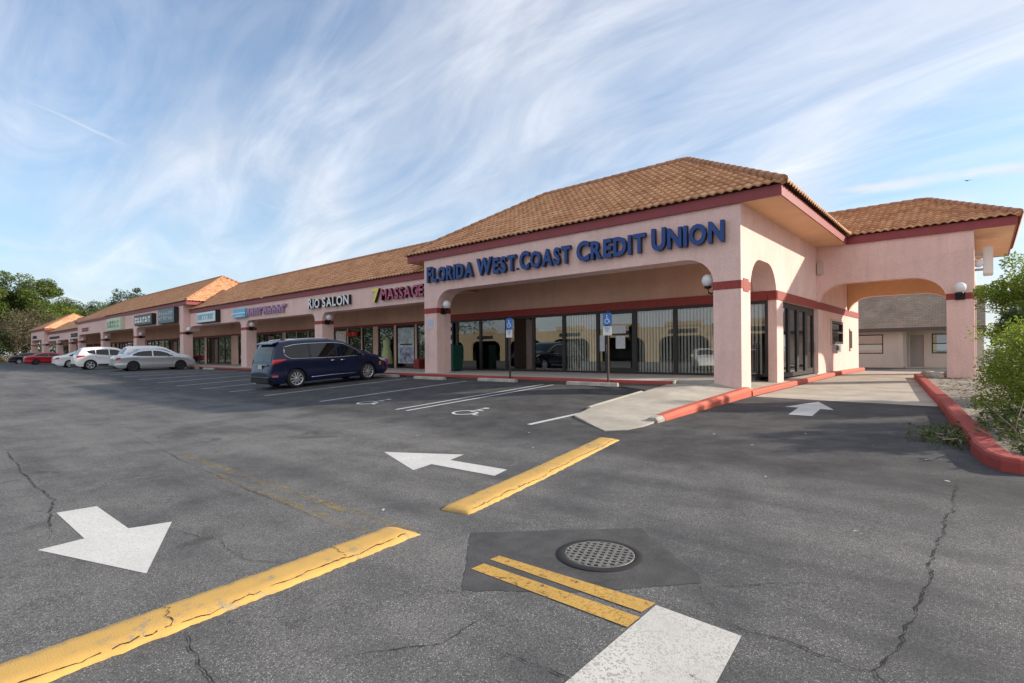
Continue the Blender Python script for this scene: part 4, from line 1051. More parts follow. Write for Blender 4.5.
for x_, y_, lb in ((-28.32, 16.2, 'white globe lamp on the shop row pillar below the salon letters'), (-38.50, 16.2, 'greenish globe lamp on the shop row pillar below the bright blue square sign'),
               (-49.40, 15.7, 'globe lamp on the sunlit end pillar of the raised block'), (-62.6, 15.7, 'far globe lamp on the raised block, below the dark sign'), (-75.85, 15.7, 'far globe lamp on the raised block, below the pale green sign'),
               (-88.24, 15.7, 'far globe lamp at the left end of the raised block'), (-97.1, 16.2, 'far globe lamp on the right pillar of the far low row'), (-106.3, 16.2, 'far globe lamp on the left pillar of the far low row'), (-114.0, 15.7, 'farthest globe lamp, on the far block')):
    lamp((x_, y_, 2.84), 0, lb, proto=l0)

# ------------------------------------------------------------------ wheel stops, signs, railing, cabinet
def wheel_stop(proto, x, y, label, rz=0.0):
    if proto: return dup(proto, (x, y, g(x, y)), rz, label)
    mb = MB(); w, L_ = .16, 1.83
    prof = [(-w / 2, 0), (-w * .40, .09), (-w * .26, .115), (w * .26, .115), (w * .40, .09), (w / 2, 0)]
    mb.prism(prof, -L_ / 2, L_ / 2, 'x'); o = mb.build('wheel_stop', M['stop']); bevel(o, .008, 1)
    tag(o, label, 'wheel stop', 'concrete wheel stops'); o.location = (x, y, g(x, y)); o.rotation_euler = (0, 0, rz); return o
w0 = wheel_stop(None, -9.05, 14.02, 'pale concrete wheel stop in front of the right parking sign post, nearest to the ramp')
wheel_stop(w0, -13.0, 14.0, 'pale concrete wheel stop in front of the left parking sign post')
wheel_stop(w0, -16.4, 13.75, 'pale concrete wheel stop at the foot of the left corner pillar')
wheel_stop(w0, -19.9, 14.2, 'pale concrete wheel stop in front of the blue minivan')
for k, x_ in enumerate((-40.6, -43.5, -46.0)):
    wheel_stop(w0, x_ + .6, 14.0, 'far pale wheel stop before the low shop row, %s' % ('nearest to the blue minivan', 'middle of three', 'nearest to the silver sedan')[k])

def handicap_sign(x, y, label, proto=None):
    if proto: return dup(proto, (x, y, g(x, y)), 0, label)
    t = thing('parking_sign', label, 'sign', (0, 0, 0), 'accessible parking signs')
    mb = MB(); mb.box(-.028, .028, -.02, .02, -.2, 2.32); mb.build('pole', mat('brown_post', (0.06, 0.042, 0.035), .6, .2), t)
    mb = MB(); mb.box(-.155, .155, -.034, -.022, 1.87, 2.25); p = bevel(mb.build('sign_plate', M['bluesign'], t), .006)
    mb = MB(); mb.box(-.155, .155, -.034, -.022, 1.56, 1.85); q = bevel(mb.build('sign_plate', M['whitem'], t), .006)
    # white wheelchair figure on the blue plate
    mb = MB(); Y = -.037
    def bar(a, b, w):
        a, b = Vector(a), Vector(b); d = (b - a).normalized(); n = Vector((-d.y, d.x)) * w / 2; i = mb.add([((a + n).x, Y, (a + n).y), ((a - n).x, Y, (a - n).y), ((b - n).x, Y, (b - n).y), ((b + n).x, Y, (b + n).y)]); mb.face([i, i + 1, i + 2, i + 3])
    arc = [(.07 * math.cos(a) - .01, 2.0 + .07 * math.sin(a)) for a in [R(115) + R(255) * k / 12 for k in range(13)]]
    for a, b in zip(arc, arc[1:]): bar(a, b, .02)
    bar((-.01, 2.13), (-.005, 2.04), .024); bar((-.005, 2.045), (.06, 2.04), .022); bar((.06, 2.04), (.095, 1.955), .022); bar((-.01, 2.095), (.045, 2.09), .016)
    i = mb.add([(-.012 + .022 * math.cos(k * PI / 6), Y, 2.165 + .022 * math.sin(k * PI / 6)) for k in range(12)]); mb.face([i + k for k in range(12)])
    mb.build('symbol', M['lwhite'], p)
    for txt, z_, h in (('PARKING BY', 1.80, .03), ('DISABLED', 1.755, .03), ('PERMIT', 1.71, .03), ('ONLY', 1.665, .03)):
        w = len(txt) * .024
        word(q, txt, -w / 2, w / 2, z_, h, -.0345, .002, M['bluesign'], M['bluesign'], 0.01, .12, flat=True, partname='lettering')
    t.location = (x, y, g(x, y)); return t
h0 = handicap_sign(-8.68, 14.38, 'blue and white parking sign on a brown post, right one beside the glass door')
handicap_sign(-12.71, 14.38, 'blue and white parking sign on a brown post, left one before the dark window', h0)

t = thing('iron_railing', 'black wrought iron railing with spear tips across the side arch', 'railing', (-5.5, 17.4, 0.1))
mb = MB()
for z_ in (.28, 1.05): mb.box(-5.56, -5.53, 16.25, 18.72, z_, z_ + .035)
mb.build('rail', M['iron'], t)
for k in range(17):
    y_ = 16.3 + k * .15; big = k % 8 == 0
    mb = MB(); mb.tube([(-5.545, y_, .09), (-5.545, y_, 1.2 + .06 * (k % 2)), (-5.545, y_, 1.32 + .06 * (k % 2))], [.024 if big else .015, .024 if big else .015, .002], 6); mb.build('baluster', M['iron'], t)

t = thing('cabinet', 'tall dark green metal box standing by the shop window behind the left corner pillar', 'cabinet', (-19.2, 17.7, SW))
mb = MB(); mb.box(-19.75, -18.85, 17.3, 17.9, SW + .04, 1.42); bevel(mb.build('body', M['green'], t), .02)
mb = MB(); mb.box(-19.70, -18.90, 17.28, 17.299, .35, 1.3); bevel(mb.build('door', M['green'], t), .008)
mb = MB(); mb.box(-19.7, -18.9, 17.35, 17.85, SW, SW + .04); mb.build('base', M['black'], t)
t = thing('notice_board', 'dark notice panel with white cards above the green box', 'sign', (-20.9, 18.7, 1.5))
mb = MB(); mb.box(-21.5, -20.4, 18.70, 18.735, 1.4, 2.6); mb.build('backing', M['black'], t)
for z_ in (1.5, 1.95, 2.35):
    mb = MB(); mb.box(-21.4, -20.5, 18.692, 18.699, z_, z_ + .2); mb.build('card', M['whitem'], t)
# papers taped to the door and sidelight
for x_, z_, w, h, lb in ((-11.15, 1.75, .62, .32, 'white notice taped to the glass door, upper one'), (-10.98, 1.15, .42, .5, 'pale blue notice taped to the glass door, lower one'), (-11.72, 1.05, .26, .65, 'pale notice taped to the narrow pane left of the door')):
    mb = MB(); mb.box(x_, x_ + w, YS - .016, YS - .009, z_, z_ + h); tag(mb.build('notice', mat('paper', (.62, .66, .70), .8, var=.25, vscale=14)), lb, 'notice')

# ------------------------------------------------------------------ building beyond the drive-through, and the one across the lot
t = thing('grey_building', 'low grey building with a brown shingle mansard seen through the drive-through arch', 'building', (-3, 40, 0))
zb_ = -0.3
def wall_holes(mb, x0, x1, Y0, Y1, z0, z1, holes):
    xs = x0
    for a, b, c, d in sorted(holes):
        mb.box(xs, a, Y0, Y1, z0, z1)
        if c > z0: mb.box(a, b, Y0, Y1, z0, c)
        mb.box(a, b, Y0, Y1, d, z1); xs = b
    mb.box(xs, x1, Y0, Y1, z0, z1)
mb = MB(); wall_holes(mb, -16, -3.62, 40, 40.2, zb_, 2.35, [(-7.6, -4.62, .75, 1.95)]); wall_holes(mb, -3.62, 0.05, 41.0, 41.2, zb_, 2.35, [(-3.42, -2.64, zb_, 1.95), (-2.32, -1.2, .75, 1.95)])
mb.box(-3.63, -3.5, 40.201, 41.0, zb_, 2.35); mb.box(-.15, .05, 41.2, 56, zb_, 2.35)
for x_ in (-15, -12, -9, -4.0): mb.box(x_, x_ + .1, 39.975, 40, zb_, 2.34)
mb.build('wall', M['greywall'], t)
for a, b, Y in ((-7.6, -4.62, 40.05), (-2.32, -1.2, 41.05)):
    mb = MB(); mb.box(a, b, Y + .05, Y + .07, .75, 1.95); w = mb.build('window', M['glassd'], t)
    mb = MB(); mb.box(a, b, Y - .02, Y + .04, 1.32, 1.38); mb.box(a, b, Y - .02, Y + .04, 1.88, 1.95); mb.box(a, b, Y - .02, Y + .04, .75, .81); mb.box(a, a + .06, Y - .02, Y + .04, .81, 1.88); mb.box(b - .06, b, Y - .02, Y + .04, .81, 1.88); mb.build('frame', M['frame'], w)
    mb = MB(); mb.box(a + .06, b - .06, Y + .09, Y + .10, 1.38, 1.88); mb.build('blind', M['blind'], w)
mb = MB(); mb.box(-3.37, -2.69, 41.04, 41.09, zb_ + .12, 1.90); d_ = mb.build('door', M['greydoor'], t)
mb = MB(); mb.box(-3.44, -3.37, 40.97, 41.12, zb_, 1.97); mb.box(-2.69, -2.62, 40.97, 41.12, zb_, 1.97); mb.box(-3.37, -2.69, 40.97, 41.12, 1.90, 1.97); mb.build('frame', M['trimlight'], d_)
mb = MB(); mb.lathe([(.0, -.05), (.035, -.04), (.035, 0)], (-2.76, 41.03, .85), axis='y', n=10); mb.build('handle', M['metal'], d_)
mb = MB()
p = [(-16.2, 39.5, 2.24), (.12, 39.5, 2.24), (.12, 41.9, 4.75), (-16.2, 41.9, 4.75)]
mb.hexa([p[0], p[1], (.12, 56, 2.24), (-16.2, 56, 2.24), p[3], p[2], (.12, 55, 4.75), (-16.2, 55, 4.75)])
mb.build('roof', M['shingle'], t)
mb = MB(); mb.box(-16.25, .16, 39.44, 39.497, 2.10, 2.30); mb.build('fascia', mat('brown_fascia', (.09, .07, .06), .7), t)
mb = MB(); mb.box(-16, .05, 39.5, 40.9, 2.10, 2.13); mb.build('soffit', M['greywall'], t)
mb = MB(); mb.box(-3.5, .05, 39.6, 41, zb_, -.06); mb.build('step', M['walk'], t)

t = thing('shopping_building', 'cream parapet shop building across the lot, seen only as a reflection in the glass', 'building', (-40, -30, 0))
mb = MB(); ops = [(-78 + k * 9, -71 + k * 9) for k in range(8)]
mb.prism(facade_poly(-80, -6, -.6, 4.3, ops, 3.0, 1.6, 1.2), -30.4, -30.0)
mb.box(-80, -6, -36, -35.8, -.6, 4.1); mb.box(-80, -6, -35.8, -30.4, 4.0, 4.2)
for k in range(8): mb.box(-77 + k * 9, -72 + k * 9, -30.6, -29.9, 4.3, 4.9)
mb.build('wall', M['cream'], t)
mb = MB(); mb.box(-79.8, -6.2, -33.1, -33.0, 0, 3.4); mb.build('storefront', M['cglass'], t)
mb = MB()
for k in range(8): mb.box(-76.4 + k * 9, -72.6 + k * 9, -29.98, -29.88, 3.4, 3.9)
mb.build('signs', M['darkp'], t)

# ------------------------------------------------------------------ cars
def resample(pts, step):
    out = [pts[0]]
    for a, b in zip(pts, pts[1:]):
        n = max(1, int(math.dist(a, b) / step))
        for k in range(1, n + 1): out.append((a[0] + (b[0] - a[0]) * k / n, a[1] + (b[1] - a[1]) * k / n))
    return out
def smooth(pts, it=2):
    for _ in range(it):
        pts = [pts[0]] + [((pts[i - 1][0] + 2 * pts[i][0] + pts[i + 1][0]) / 4, (pts[i - 1][1] + 2 * pts[i][1] + pts[i + 1][1]) / 4) for i in range(1, len(pts) - 1)] + [pts[-1]]
    return pts
class Car:
    """x runs from the rear bumper (0) to the nose (L); y is half-width; z up; nose towards +x"""
    def __init__(s, L, W, prof, belt, sill, xr, xf, r, tumble=0.24):
        s.L, s.W, s.belt, s.sill, s.xr, s.xf, s.r, s.tumble = L, W, belt, sill, xr, xf, r, tumble
        s.prof = smooth(resample(prof, 0.05), 4)
        q = []; lx = -1
        for x, z in s.prof:
            x = max(x, lx + 0.004); q.append((x, z)); lx = x
        s.prof = q; s.H = max(z for _, z in q)
    def ztop(s, x): return interp(s.prof, x)
    def bel(s, x): return interp(s.belt, x)
    def y(s, x, z):
        h = s.W / 2; u = (x - s.L / 2) / (s.L / 2)
        k = 1 - 0.10 * abs(u) ** 3.2
        e = min(x, s.L - x)
        k *= 1 - 0.16 * max(0, 1 - e / 0.42) ** 2.2
        b = s.bel(x)
        if z > b: k *= 1 - s.tumble * (z - b) / max(0.2, s.H - b) * 0.9
        else:
            f = (b - z) / (b - s.sill); k *= 1 - 0.012 - 0.055 * f * f + 0.012 * math.cos(f * 9)
            k *= 1 - 0.018 * max(0, 1 - abs(f - 0.55) / 0.14)
        return h * k
    def yr(s, x, z):
        t = max(0, min(1, (s.ztop(x) - z) / 0.13)); return s.y(x, z) - 0.085 * (1 - t) ** 2.2
    def bottom(s, x):
        z = s.sill + 0.16 * max(0, 1 - min(x, s.L - x) / 0.35) ** 2
        for a in (s.xr, s.xf):
            R_ = s.r * 1.13; d = abs(x - a)
            if d < R_: z = max(z, s.r + math.sqrt(R_ * R_ - d * d))
        return z
    def topz(s, x, f):
        return s.ztop(x) + 0.045 * (1 - f * f) * (1 if s.ztop(x) > s.bel(x) else 0.8)
    def body(s, m, root):
        xs = [p[0] for p in s.prof]
        for a in (s.xr, s.xf):
            R_ = s.r * 1.13; xs += [a + R_ * math.cos(PI * k / 18) for k in range(19)]
        xs = sorted(set(round(x, 3) for x in xs if 0 <= x <= s.L)); mb = MB(); NS, NT = 16, 10; rings = []
        for x in xs:
            zb, zt = min(s.bottom(x), s.ztop(x) - .02), s.ztop(x); ring = []
            sd = []
            for k in range(NS + 1):
                f = k / NS; f = 1 - (1 - f) ** 1.5; z = zb + (zt - zb) * f; sd.append((s.yr(x, z), z))
            ring += [(x, -y, z) for y, z in sd]; ye = sd[-1][0]
            for k in range(1, NT): f = -1 + 2 * k / NT; ring.append((x, f * ye, s.topz(x, f)))
            ring += [(x, y, z) for y, z in sd[::-1]]
            rings.append(mb.add(ring))
        n = 2 * (NS + 1) + NT - 1
        for i in range(len(rings) - 1):
            for j in range(n - 1): mb.face([rings[i] + j, rings[i] + j + 1, rings[i + 1] + j + 1, rings[i + 1] + j], 0, None, True)
        mb.face([rings[0] + j for j in range(n)]); mb.face([rings[-1] + j for j in range(n)][::-1])
        return mb.build('body', m, root, world=False)
    def side_patch(s, name, top, bot, m, root, off=0.006, sides=(-1, 1), nu=14, nv=4, parent=None):
        """panel on the flank between two polylines in (x, z)"""
        for sd in sides:
            mb = MB(); rows = []
            x0, x1 = max(top[0][0], bot[0][0]), min(top[-1][0], bot[-1][0])
            for i in range(nu + 1):
                ft = i / nu; xt = top[0][0] + (top[-1][0] - top[0][0]) * ft; xb = bot[0][0] + (bot[-1][0] - bot[0][0]) * ft
                zt, zb = interp(top, xt), interp(bot, xb); pts = []
                for j in range(nv + 1):
                    f = j / nv; x = xb + (xt - xb) * f; z = zb + (zt - zb) * f; pts.append((x, sd * (s.yr(x, z) + off), z))
                rows.append(mb.add(pts))
            for i in range(nu):
                for j in range(nv): mb.face([rows[i] + j, rows[i] + j + 1, rows[i + 1] + j + 1, rows[i + 1] + j], 0, None, True)
            o = mb.build(name, m, root if parent is None else parent, world=False)
            if name == 'side_window': yield_ = o
        return o
    def top_patch(s, name, x0, x1, fr, m, root, off=0.008, fr2=None):
        xs = [x0] + [p[0] for p in s.prof if x0 < p[0] < x1] + [x1]; mb = MB(); rows = []; fr2 = fr2 or fr
        for i, x in enumerate(xs):
            a = max(x - .01, 0); b = min(x + .01, s.L); dx, dz = b - a, s.ztop(b) - s.ztop(a); l = math.hypot(dx, dz); nx, nz = -dz / l, dx / l
            ye = s.yr(x, s.ztop(x)); q = fr + (fr2 - fr) * i / max(1, len(xs) - 1)
            rows.append(mb.add([(x + nx * off, f * ye, s.topz(x, f) + nz * off) for f in [(-1 + 2 * k / 8) * q for k in range(9)]]))
        for i in range(len(rows) - 1):
            for j in range(8): mb.face([rows[i] + j, rows[i] + j + 1, rows[i + 1] + j + 1, rows[i + 1] + j], 0, None, True)
        return mb.build(name, m, root, world=False)
    def line(s, name, pts, r, m, root, off=0.004, sides=(-1, 1), parent=None):
        pts = resample(pts, 0.08)
        for sd in sides:
            mb = MB(); mb.tube([(x, sd * (s.yr(x, z) + off), z) for x, z in pts], r, 5); mb.build(name, m, parent or root, world=False)
    def wheels(s, root, rim, spokes=10, w=0.22):
        for a in (s.xr, s.xf):
            for sd in (-1, 1):
                yo = sd * (s.W / 2 - 0.035 - (0.03 if a == s.xf else 0.02)); yi = yo - sd * w; r = s.r; ym = (yo + yi) / 2
                mb = MB(); h = w / 2 * sd
                mb.lathe([(r * .66, h * .9), (r * .72, h), (r * .93, h * .97), (r, h * .72), (r, -h * .72), (r * .93, -h), (r * .6, -h)], (a, ym, r), axis='y', n=32)
                wh = mb.build('wheel', M['tyre'], root, world=False)
                mb = MB(); yy = h * .84
                mb.lathe([(r * .70, h * .96), (r * .66, h * .98), (r * .62, yy)], (a, ym, r), axis='y', n=32)
                for k in range(spokes):
                    t = 2 * PI * k / spokes; c, s_ = math.cos(t), math.sin(t); wi, wo = (.016, .026) if spokes > 8 else (.024, .040)
                    p = [(r * .12, -wi), (r * .64, -wo), (r * .64, wo), (r * .12, wi)]
                    q = [(a + u * c - v * s_, ym + yy * (1.0 if abs(u) > .1 else 1.02), r + u * s_ + v * c) for u, v in p]; q2 = [(x, y - sd * .03, z) for x, y, z in q]
                    mb.hexa(q2 + q)
                mb.lathe([(0, yy * 1.05), (r * .13, yy * 1.04), (r * .17, yy * .9)], (a, ym, r), axis='y', n=16)
                mb.build('rim', rim, wh, world=False)
                mb = MB(); mb.lathe([(0, yy * .55), (r * .66, yy * .55)], (a, ym, r), axis='y', n=24); mb.build('brake_disc', M['plastic'], wh, world=False)
    def under(s, root):
        mb = MB(); h = s.W / 2 - .30
        mb.box(.18, s.L - .18, -h, h, s.sill - .02, s.sill + .35)
        mb.box(s.xr + s.r * 1.15, s.xf - s.r * 1.15, -s.W / 2 + .12, s.W / 2 - .12, s.sill - .01, s.sill + .2)
        mb.build('underbody', M['plastic'], root, world=False)
        for a in (s.xr, s.xf):
            for sd in (-1, 1):
                mb = MB(); n = 12; R_ = s.r * 1.12; yo, yi = sd * (s.W / 2 - .06), sd * (s.W / 2 - .32)
                p = [(a + R_ * math.cos(PI * k / n), s.r + R_ * math.sin(PI * k / n)) for k in range(n + 1)]
                b = mb.add([(x, yo, z) for x, z in p] + [(x, yi, z) for x, z in p] + [(a, yi, s.r)])
                for k in range(n): mb.face([b + k, b + k + 1, b + n + 2 + k, b + n + 1 + k]); mb.face([b + n + 1 + k, b + n + 2 + k, b + 2 * n + 2])
                mb.build('wheel_well', M['plastic'], root, world=False)
    def mirror(s, root, x, z, m):
        for sd in (-1, 1):
            y0 = s.yr(x, z); mb = MB()
            mb.tube([(x, sd * (y0 - .02), z), (x - .03, sd * (y0 + .08), z + .03)], .03, 6)
            c = (x - .05, sd * (y0 + .17), z + .07)
            mb.lathe([(0.001, -.06), (.07, -.045), (.10, .0), (.085, .05), (.001, .07)], c, axis='x', n=14)
            mb.build('mirror', m, root, world=False)
def plate(root, x, z, tilt=0.0, w=.32, h=.16):
    mb = MB(); mb.box(x - .012, x, -w / 2, w / 2, z, z + h); return mb.build('number_plate', M['plate'], root, world=False)

def place(root, x, y, z=None, rz=PI / 2):
    root.location = (x, y, g(x, y) if z is None else z); root.rotation_euler = (0, 0, rz)
def minivan():
    c = Car(5.17, 2.02, [(0.0, .42), (.0, .62), (.05, .70), (.10, .78), (.16, 1.02), (.24, 1.30), (.36, 1.60), (.46, 1.71), (.75, 1.745), (1.4, 1.765), (2.3, 1.76), (2.8, 1.715), (3.2, 1.60), (3.62, 1.38), (4.02, 1.16), (4.16, 1.10), (4.5, 1.04), (4.85, .93), (5.05, .78), (5.14, .60), (5.17, .42)],
            [(0, 1.04), (.6, 1.08), (2.5, 1.03), (3.9, 1.00), (5.17, .90)], .21, .98, 4.07, .355, .22)
    t = thing('minivan', 'dark blue minivan parked nose in before the shop row, seen from its right rear corner', 'minivan', (0, 0, 0), 'parked vehicles')
    c.body(M['navy'], t); c.under(t); c.wheels(t, M['rim'], 10)
    # glass: rear quarter, sliding door, front door
    win = [([(.62, 1.53), (1.0, 1.58), (1.50, 1.60)], [(.60, 1.30), (.80, 1.13), (1.50, 1.11)]), ([(1.57, 1.60), (2.1, 1.60), (2.62, 1.585)], [(1.57, 1.11), (2.1, 1.09), (2.62, 1.07)]),
           ([(2.70, 1.58), (3.0, 1.52), (3.25, 1.41), (3.50, 1.27)], [(2.70, 1.07), (3.2, 1.06), (3.78, 1.07)])]
    for tp, bt in win:
        c.side_patch('side_window', tp, bt, M['cglass'], t)
    c.line('chrome_trim', [(.57, 1.28), (.60, 1.54), (.98, 1.61), (1.5, 1.635), (2.6, 1.62), (3.02, 1.55), (3.4, 1.37), (3.90, 1.06)], .013, M['chrome'], t, .008)
    c.line('chrome_trim', [(.57, 1.28), (.66, 1.18), (.80, 1.10), (1.5, 1.08), (2.7, 1.04), (3.90, 1.05)], .010, M['chrome'], t, .008)
    c.line('sill_trim', [(1.55, .36), (2.5, .37), (3.5, .355)], .014, M['chrome'], t, .008)
    for p in ([(2.66, 1.04), (2.70, .7), (2.66, .34)], [(1.53, 1.08), (1.50, .8), (1.52, .5)], [(3.82, 1.02), (3.72, .72), (3.62, .34)]): c.line('door_seam', p, .004, M['plastic'], t, .001)
    c.line('door_seam', [(.62, .92), (1.5, .90)], .003, M['plastic'], t, .001)
    for x, z in ((2.36, .935), (2.78, .925)): c.line('door_handle', [(x, z), (x + .2, z)], .018, M['chrome'], t, .02)
    for sd in (-1, 1):
        mb = MB(); mb.tube([(.75, sd * .70, 1.755), (.85, sd * .70, 1.80), (1.6, sd * .69, 1.825), (2.35, sd * .68, 1.80), (2.5, sd * .68, 1.745)], .018, 6); mb.build('roof_rail', M['chrome'], t, world=False)
    c.top_patch('rear_window', .155, .36, .90, M['cglass'], t, .008, .86)
    c.top_patch('windscreen', 3.05, 4.0, .90, M['cglass'], t, .008, .93)
    mb = MB(); mb.hexa([(.25, -.66, 1.655), (.5, -.68, 1.72), (.5, .68, 1.72), (.25, .66, 1.655), (.26, -.66, 1.69), (.5, -.68, 1.765), (.5, .68, 1.765), (.26, .66, 1.69)]); mb.build('spoiler', M['navy'], t, world=False)
    c.side_patch('tail_light', [(.17, 1.10), (.35, 1.10), (.60, 1.10)], [(.13, .93), (.32, .97), (.60, 1.07)], M['taillight'], t, .012, nv=3)
    mb = MB(); mb.box(.05, .085, -.55, .55, .90, .935); mb.build('tailgate_trim', M['chrome'], t, world=False)
    p_ = plate(t, .06, .76)
    mb = MB(); mb.box(-.015, .01, -.80, .80, .46, .475); mb.build('bumper_trim', M['chrome'], t, world=False)
    mb = MB(); mb.box(-.01, .05, -.70, .70, .26, .40); mb.build('bumper_valance', M['plastic'], t, world=False)
    c.side_patch('reflector', [(.12, .52), (.3, .52)], [(.12, .46), (.3, .46)], M['taillight'], t, .006, nu=3, nv=1)
    c.side_patch('side_marker', [(4.62, .72), (4.74, .74)], [(4.62, .58), (4.72, .60)], mat('amber_lamp', (.7, .16, .03), .2), t, .006, nu=3, nv=1)
    c.side_patch('headlight', [(4.58, .92), (4.95, .83)], [(4.70, .80), (4.98, .72)], M['headlight'], t, .006, nu=6, nv=2)
    c.mirror(t, 3.62, 1.06, M['navy'])
    mb = MB(); mb.hexa([(.9, -.03, 1.79), (1.1, -.03, 1.80), (1.1, .03, 1.80), (.9, .03, 1.79), (.9, -.006, 1.87), (.98, -.006, 1.86), (.98, .006, 1.86), (.9, .006, 1.87)]); mb.build('antenna', M['navy'], t, world=False)
    return t
v = minivan(); 
def put(root, cx, yrear, zr=None, pitch=0.0):
    z = g(cx, yrear + 1.0); z2 = g(cx, yrear + 4.0)
    root.location = (cx, yrear, z - (z2 - z) / 3.0 * 1.0); root.rotation_euler = (0, -math.atan2(z2 - z, 3.0), PI / 2)
put(v, -20.14, 8.78)
def sedan(name, label, pm, rim='rim', sp=7):
    c = Car(4.85, 1.80, [(0.0, .42), (.0, .68), (.04, .88), (.10, .97), (.30, 1.01), (.72, 1.06), (1.05, 1.22), (1.40, 1.36), (1.8, 1.43), (2.3, 1.455), (2.75, 1.41), (3.15, 1.25), (3.62, 1.02), (3.76, .97), (4.2, .90), (4.55, .80), (4.75, .66), (4.84, .50), (4.85, .40)],
            [(0, .90), (1, .94), (3.6, .90), (4.85, .76)], .20, 1.02, 3.80, .325, .26)
    t = thing('sedan', label, 'car', (0, 0, 0), 'parked vehicles')
    c.body(pm, t); c.under(t); c.wheels(t, M[rim], sp)
    c.side_patch('side_window', [(1.0, 1.10), (1.3, 1.25), (1.6, 1.31), (2.10, 1.345)], [(.98, 1.03), (1.3, .99), (2.10, .97)], M['cglass'], t)
    c.side_patch('side_window', [(2.17, 1.345), (2.6, 1.31), (2.95, 1.20), (3.15, 1.09)], [(2.17, .97), (2.7, .96), (3.40, .965)], M['cglass'], t)
    c.line('chrome_trim', [(.95, 1.02), (1.5, .965), (3.42, .945)], .008, M['chrome'], t, .006)
    for p in ([(2.13, .96), (2.15, .6), (2.1, .3)], [(3.40, .95), (3.30, .6), (3.22, .3)], [(1.28, .96), (1.2, .75)]): c.line('door_seam', p, .004, M['plastic'], t, .001)
    for x in (1.42, 2.42): c.line('door_handle', [(x, .83), (x + .17, .83)], .016, pm, t, .015)
    c.top_patch('rear_window', .78, 1.42, .86, M['cglass'], t); c.top_patch('windscreen', 2.78, 3.55, .90, M['cglass'], t)
    c.side_patch('tail_light', [(.04, .90), (.34, .92)], [(.03, .70), (.30, .80)], M['taillight'], t, .008, nv=2, nu=6)
    c.side_patch('headlight', [(4.30, .80), (4.66, .70)], [(4.36, .68), (4.74, .60)], M['headlight'], t, .006, nu=6, nv=2)
    plate(t, .0, .70); c.mirror(t, 3.18, 1.0, pm)
    mb = MB(); mb.box(-.008, .03, -.6, .6, .24, .40); mb.build('bumper_valance', M['plastic'], t, world=False)
    return t
def suv(name, label, pm, sp=5):
    c = Car(4.68, 1.88, [(0.0, .45), (.0, .70), (.06, .86), (.14, 1.02), (.26, 1.28), (.42, 1.50), (.55, 1.60), (.9, 1.645), (1.6, 1.675), (2.3, 1.66), (2.7, 1.58), (3.1, 1.37), (3.5, 1.14), (3.64, 1.09), (4.1, 1.02), (4.45, .90), (4.6, .74), (4.67, .55), (4.68, .45)],
            [(0, 1.06), (.7, 1.10), (2.2, 1.02), (3.5, .98), (4.68, .86)], .25, .92, 3.62, .36, .24)
    t = thing('suv', label, 'car', (0, 0, 0), 'parked vehicles')
    c.body(pm, t); c.under(t); c.wheels(t, M['rim'], sp)
    c.side_patch('side_window', [(.72, 1.40), (1.0, 1.46), (1.22, 1.485)], [(.80, 1.27), (1.0, 1.20), (1.22, 1.16)], M['cglass'], t, nu=6)
    c.side_patch('side_window', [(1.28, 1.49), (1.7, 1.51), (2.05, 1.51)], [(1.28, 1.15), (1.7, 1.10), (2.05, 1.07)], M['cglass'], t)
    c.side_patch('side_window', [(2.12, 1.51), (2.5, 1.48), (2.85, 1.36), (3.02, 1.25)], [(2.12, 1.065), (2.7, 1.04), (3.25, 1.06)], M['cglass'], t)
    c.line('chrome_trim', [(.74, 1.26), (1.3, 1.13), (2.1, 1.05), (3.3, 1.03)], .008, M['chrome'], t, .006)
    for p in ([(2.08, 1.06), (2.10, .7), (2.06, .36)], [(3.28, 1.03), (3.18, .7), (3.08, .36)], [(1.25, 1.14), (1.28, .9), (1.2, .75)]): c.line('door_seam', p, .004, M['plastic'], t, .001)
    for x in (1.40, 2.30): c.line('door_handle', [(x, .92), (x + .17, .92)], .016, pm, t, .015)
    c.side_patch('cladding', [(1.36, .42), (3.18, .40)], [(1.36, .27), (3.18, .27)], M['plastic'], t, .008)
    c.top_patch('rear_window', .17, .44, .86, M['cglass'], t); c.top_patch('windscreen', 2.72, 3.46, .90, M['cglass'], t)
    c.side_patch('tail_light', [(.13, 1.05), (.30, 1.08), (.60, 1.07)], [(.08, .88), (.28, .93), (.58, 1.0)], M['taillight'], t, .010, nv=2, nu=8)
    c.side_patch('headlight', [(4.05, .96), (4.46, .84)], [(4.12, .82), (4.52, .70)], M['headlight'], t, .006, nu=6, nv=2)
    mb = MB(); mb.box(-.012, .04, -.72, .72, .28, .46); mb.build('bumper_valance', M['plastic'], t, world=False)
    plate(t, .03, .78); c.mirror(t, 3.05, 1.08, pm)
    for sd in (-1, 1):
        mb = MB(); mb.tube([(.7, sd * .66, 1.64), (.8, sd * .66, 1.68), (2.2, sd * .64, 1.69), (2.35, sd * .64, 1.65)], .014, 6); mb.build('roof_rail', M['chrome'], t, world=False)
    return t
s1 = sedan('sedan', 'silver sedan with dark wheels, nearest of the cars parked beyond the blue minivan', M['silver'], 'rimdark', 5); put(s1, -43.0, 9.15)
s2 = suv('suv', 'white SUV half hidden behind the silver sedan', M['wcar']); put(s2, -45.75, 10.1)
s3 = dup(s2, label='white SUV with bright alloy wheel in full view, left of the silver sedan'); put(s3, -51.1, 8.5)
s4 = sedan('sedan', 'white sedan just left of the white SUV with the bright wheel', M['wcar']); put(s4, -61.6, 8.9)
s5 = sedan('sedan', 'red sedan parked at the far end of the shop row', M['rcar'], 'rimdark'); put(s5, -84.8, 9.6)
s6 = sedan('sedan', 'black sedan at the far end, left of the red one', M['bcar']); put(s6, -98.5, 9.6)
s7 = dup(s2, label='white SUV across the lot, visible only as a reflection in the blinds window'); s7.location = (-17.5, -6.2, -0.5); s7.rotation_euler = (0, 0, R(62))

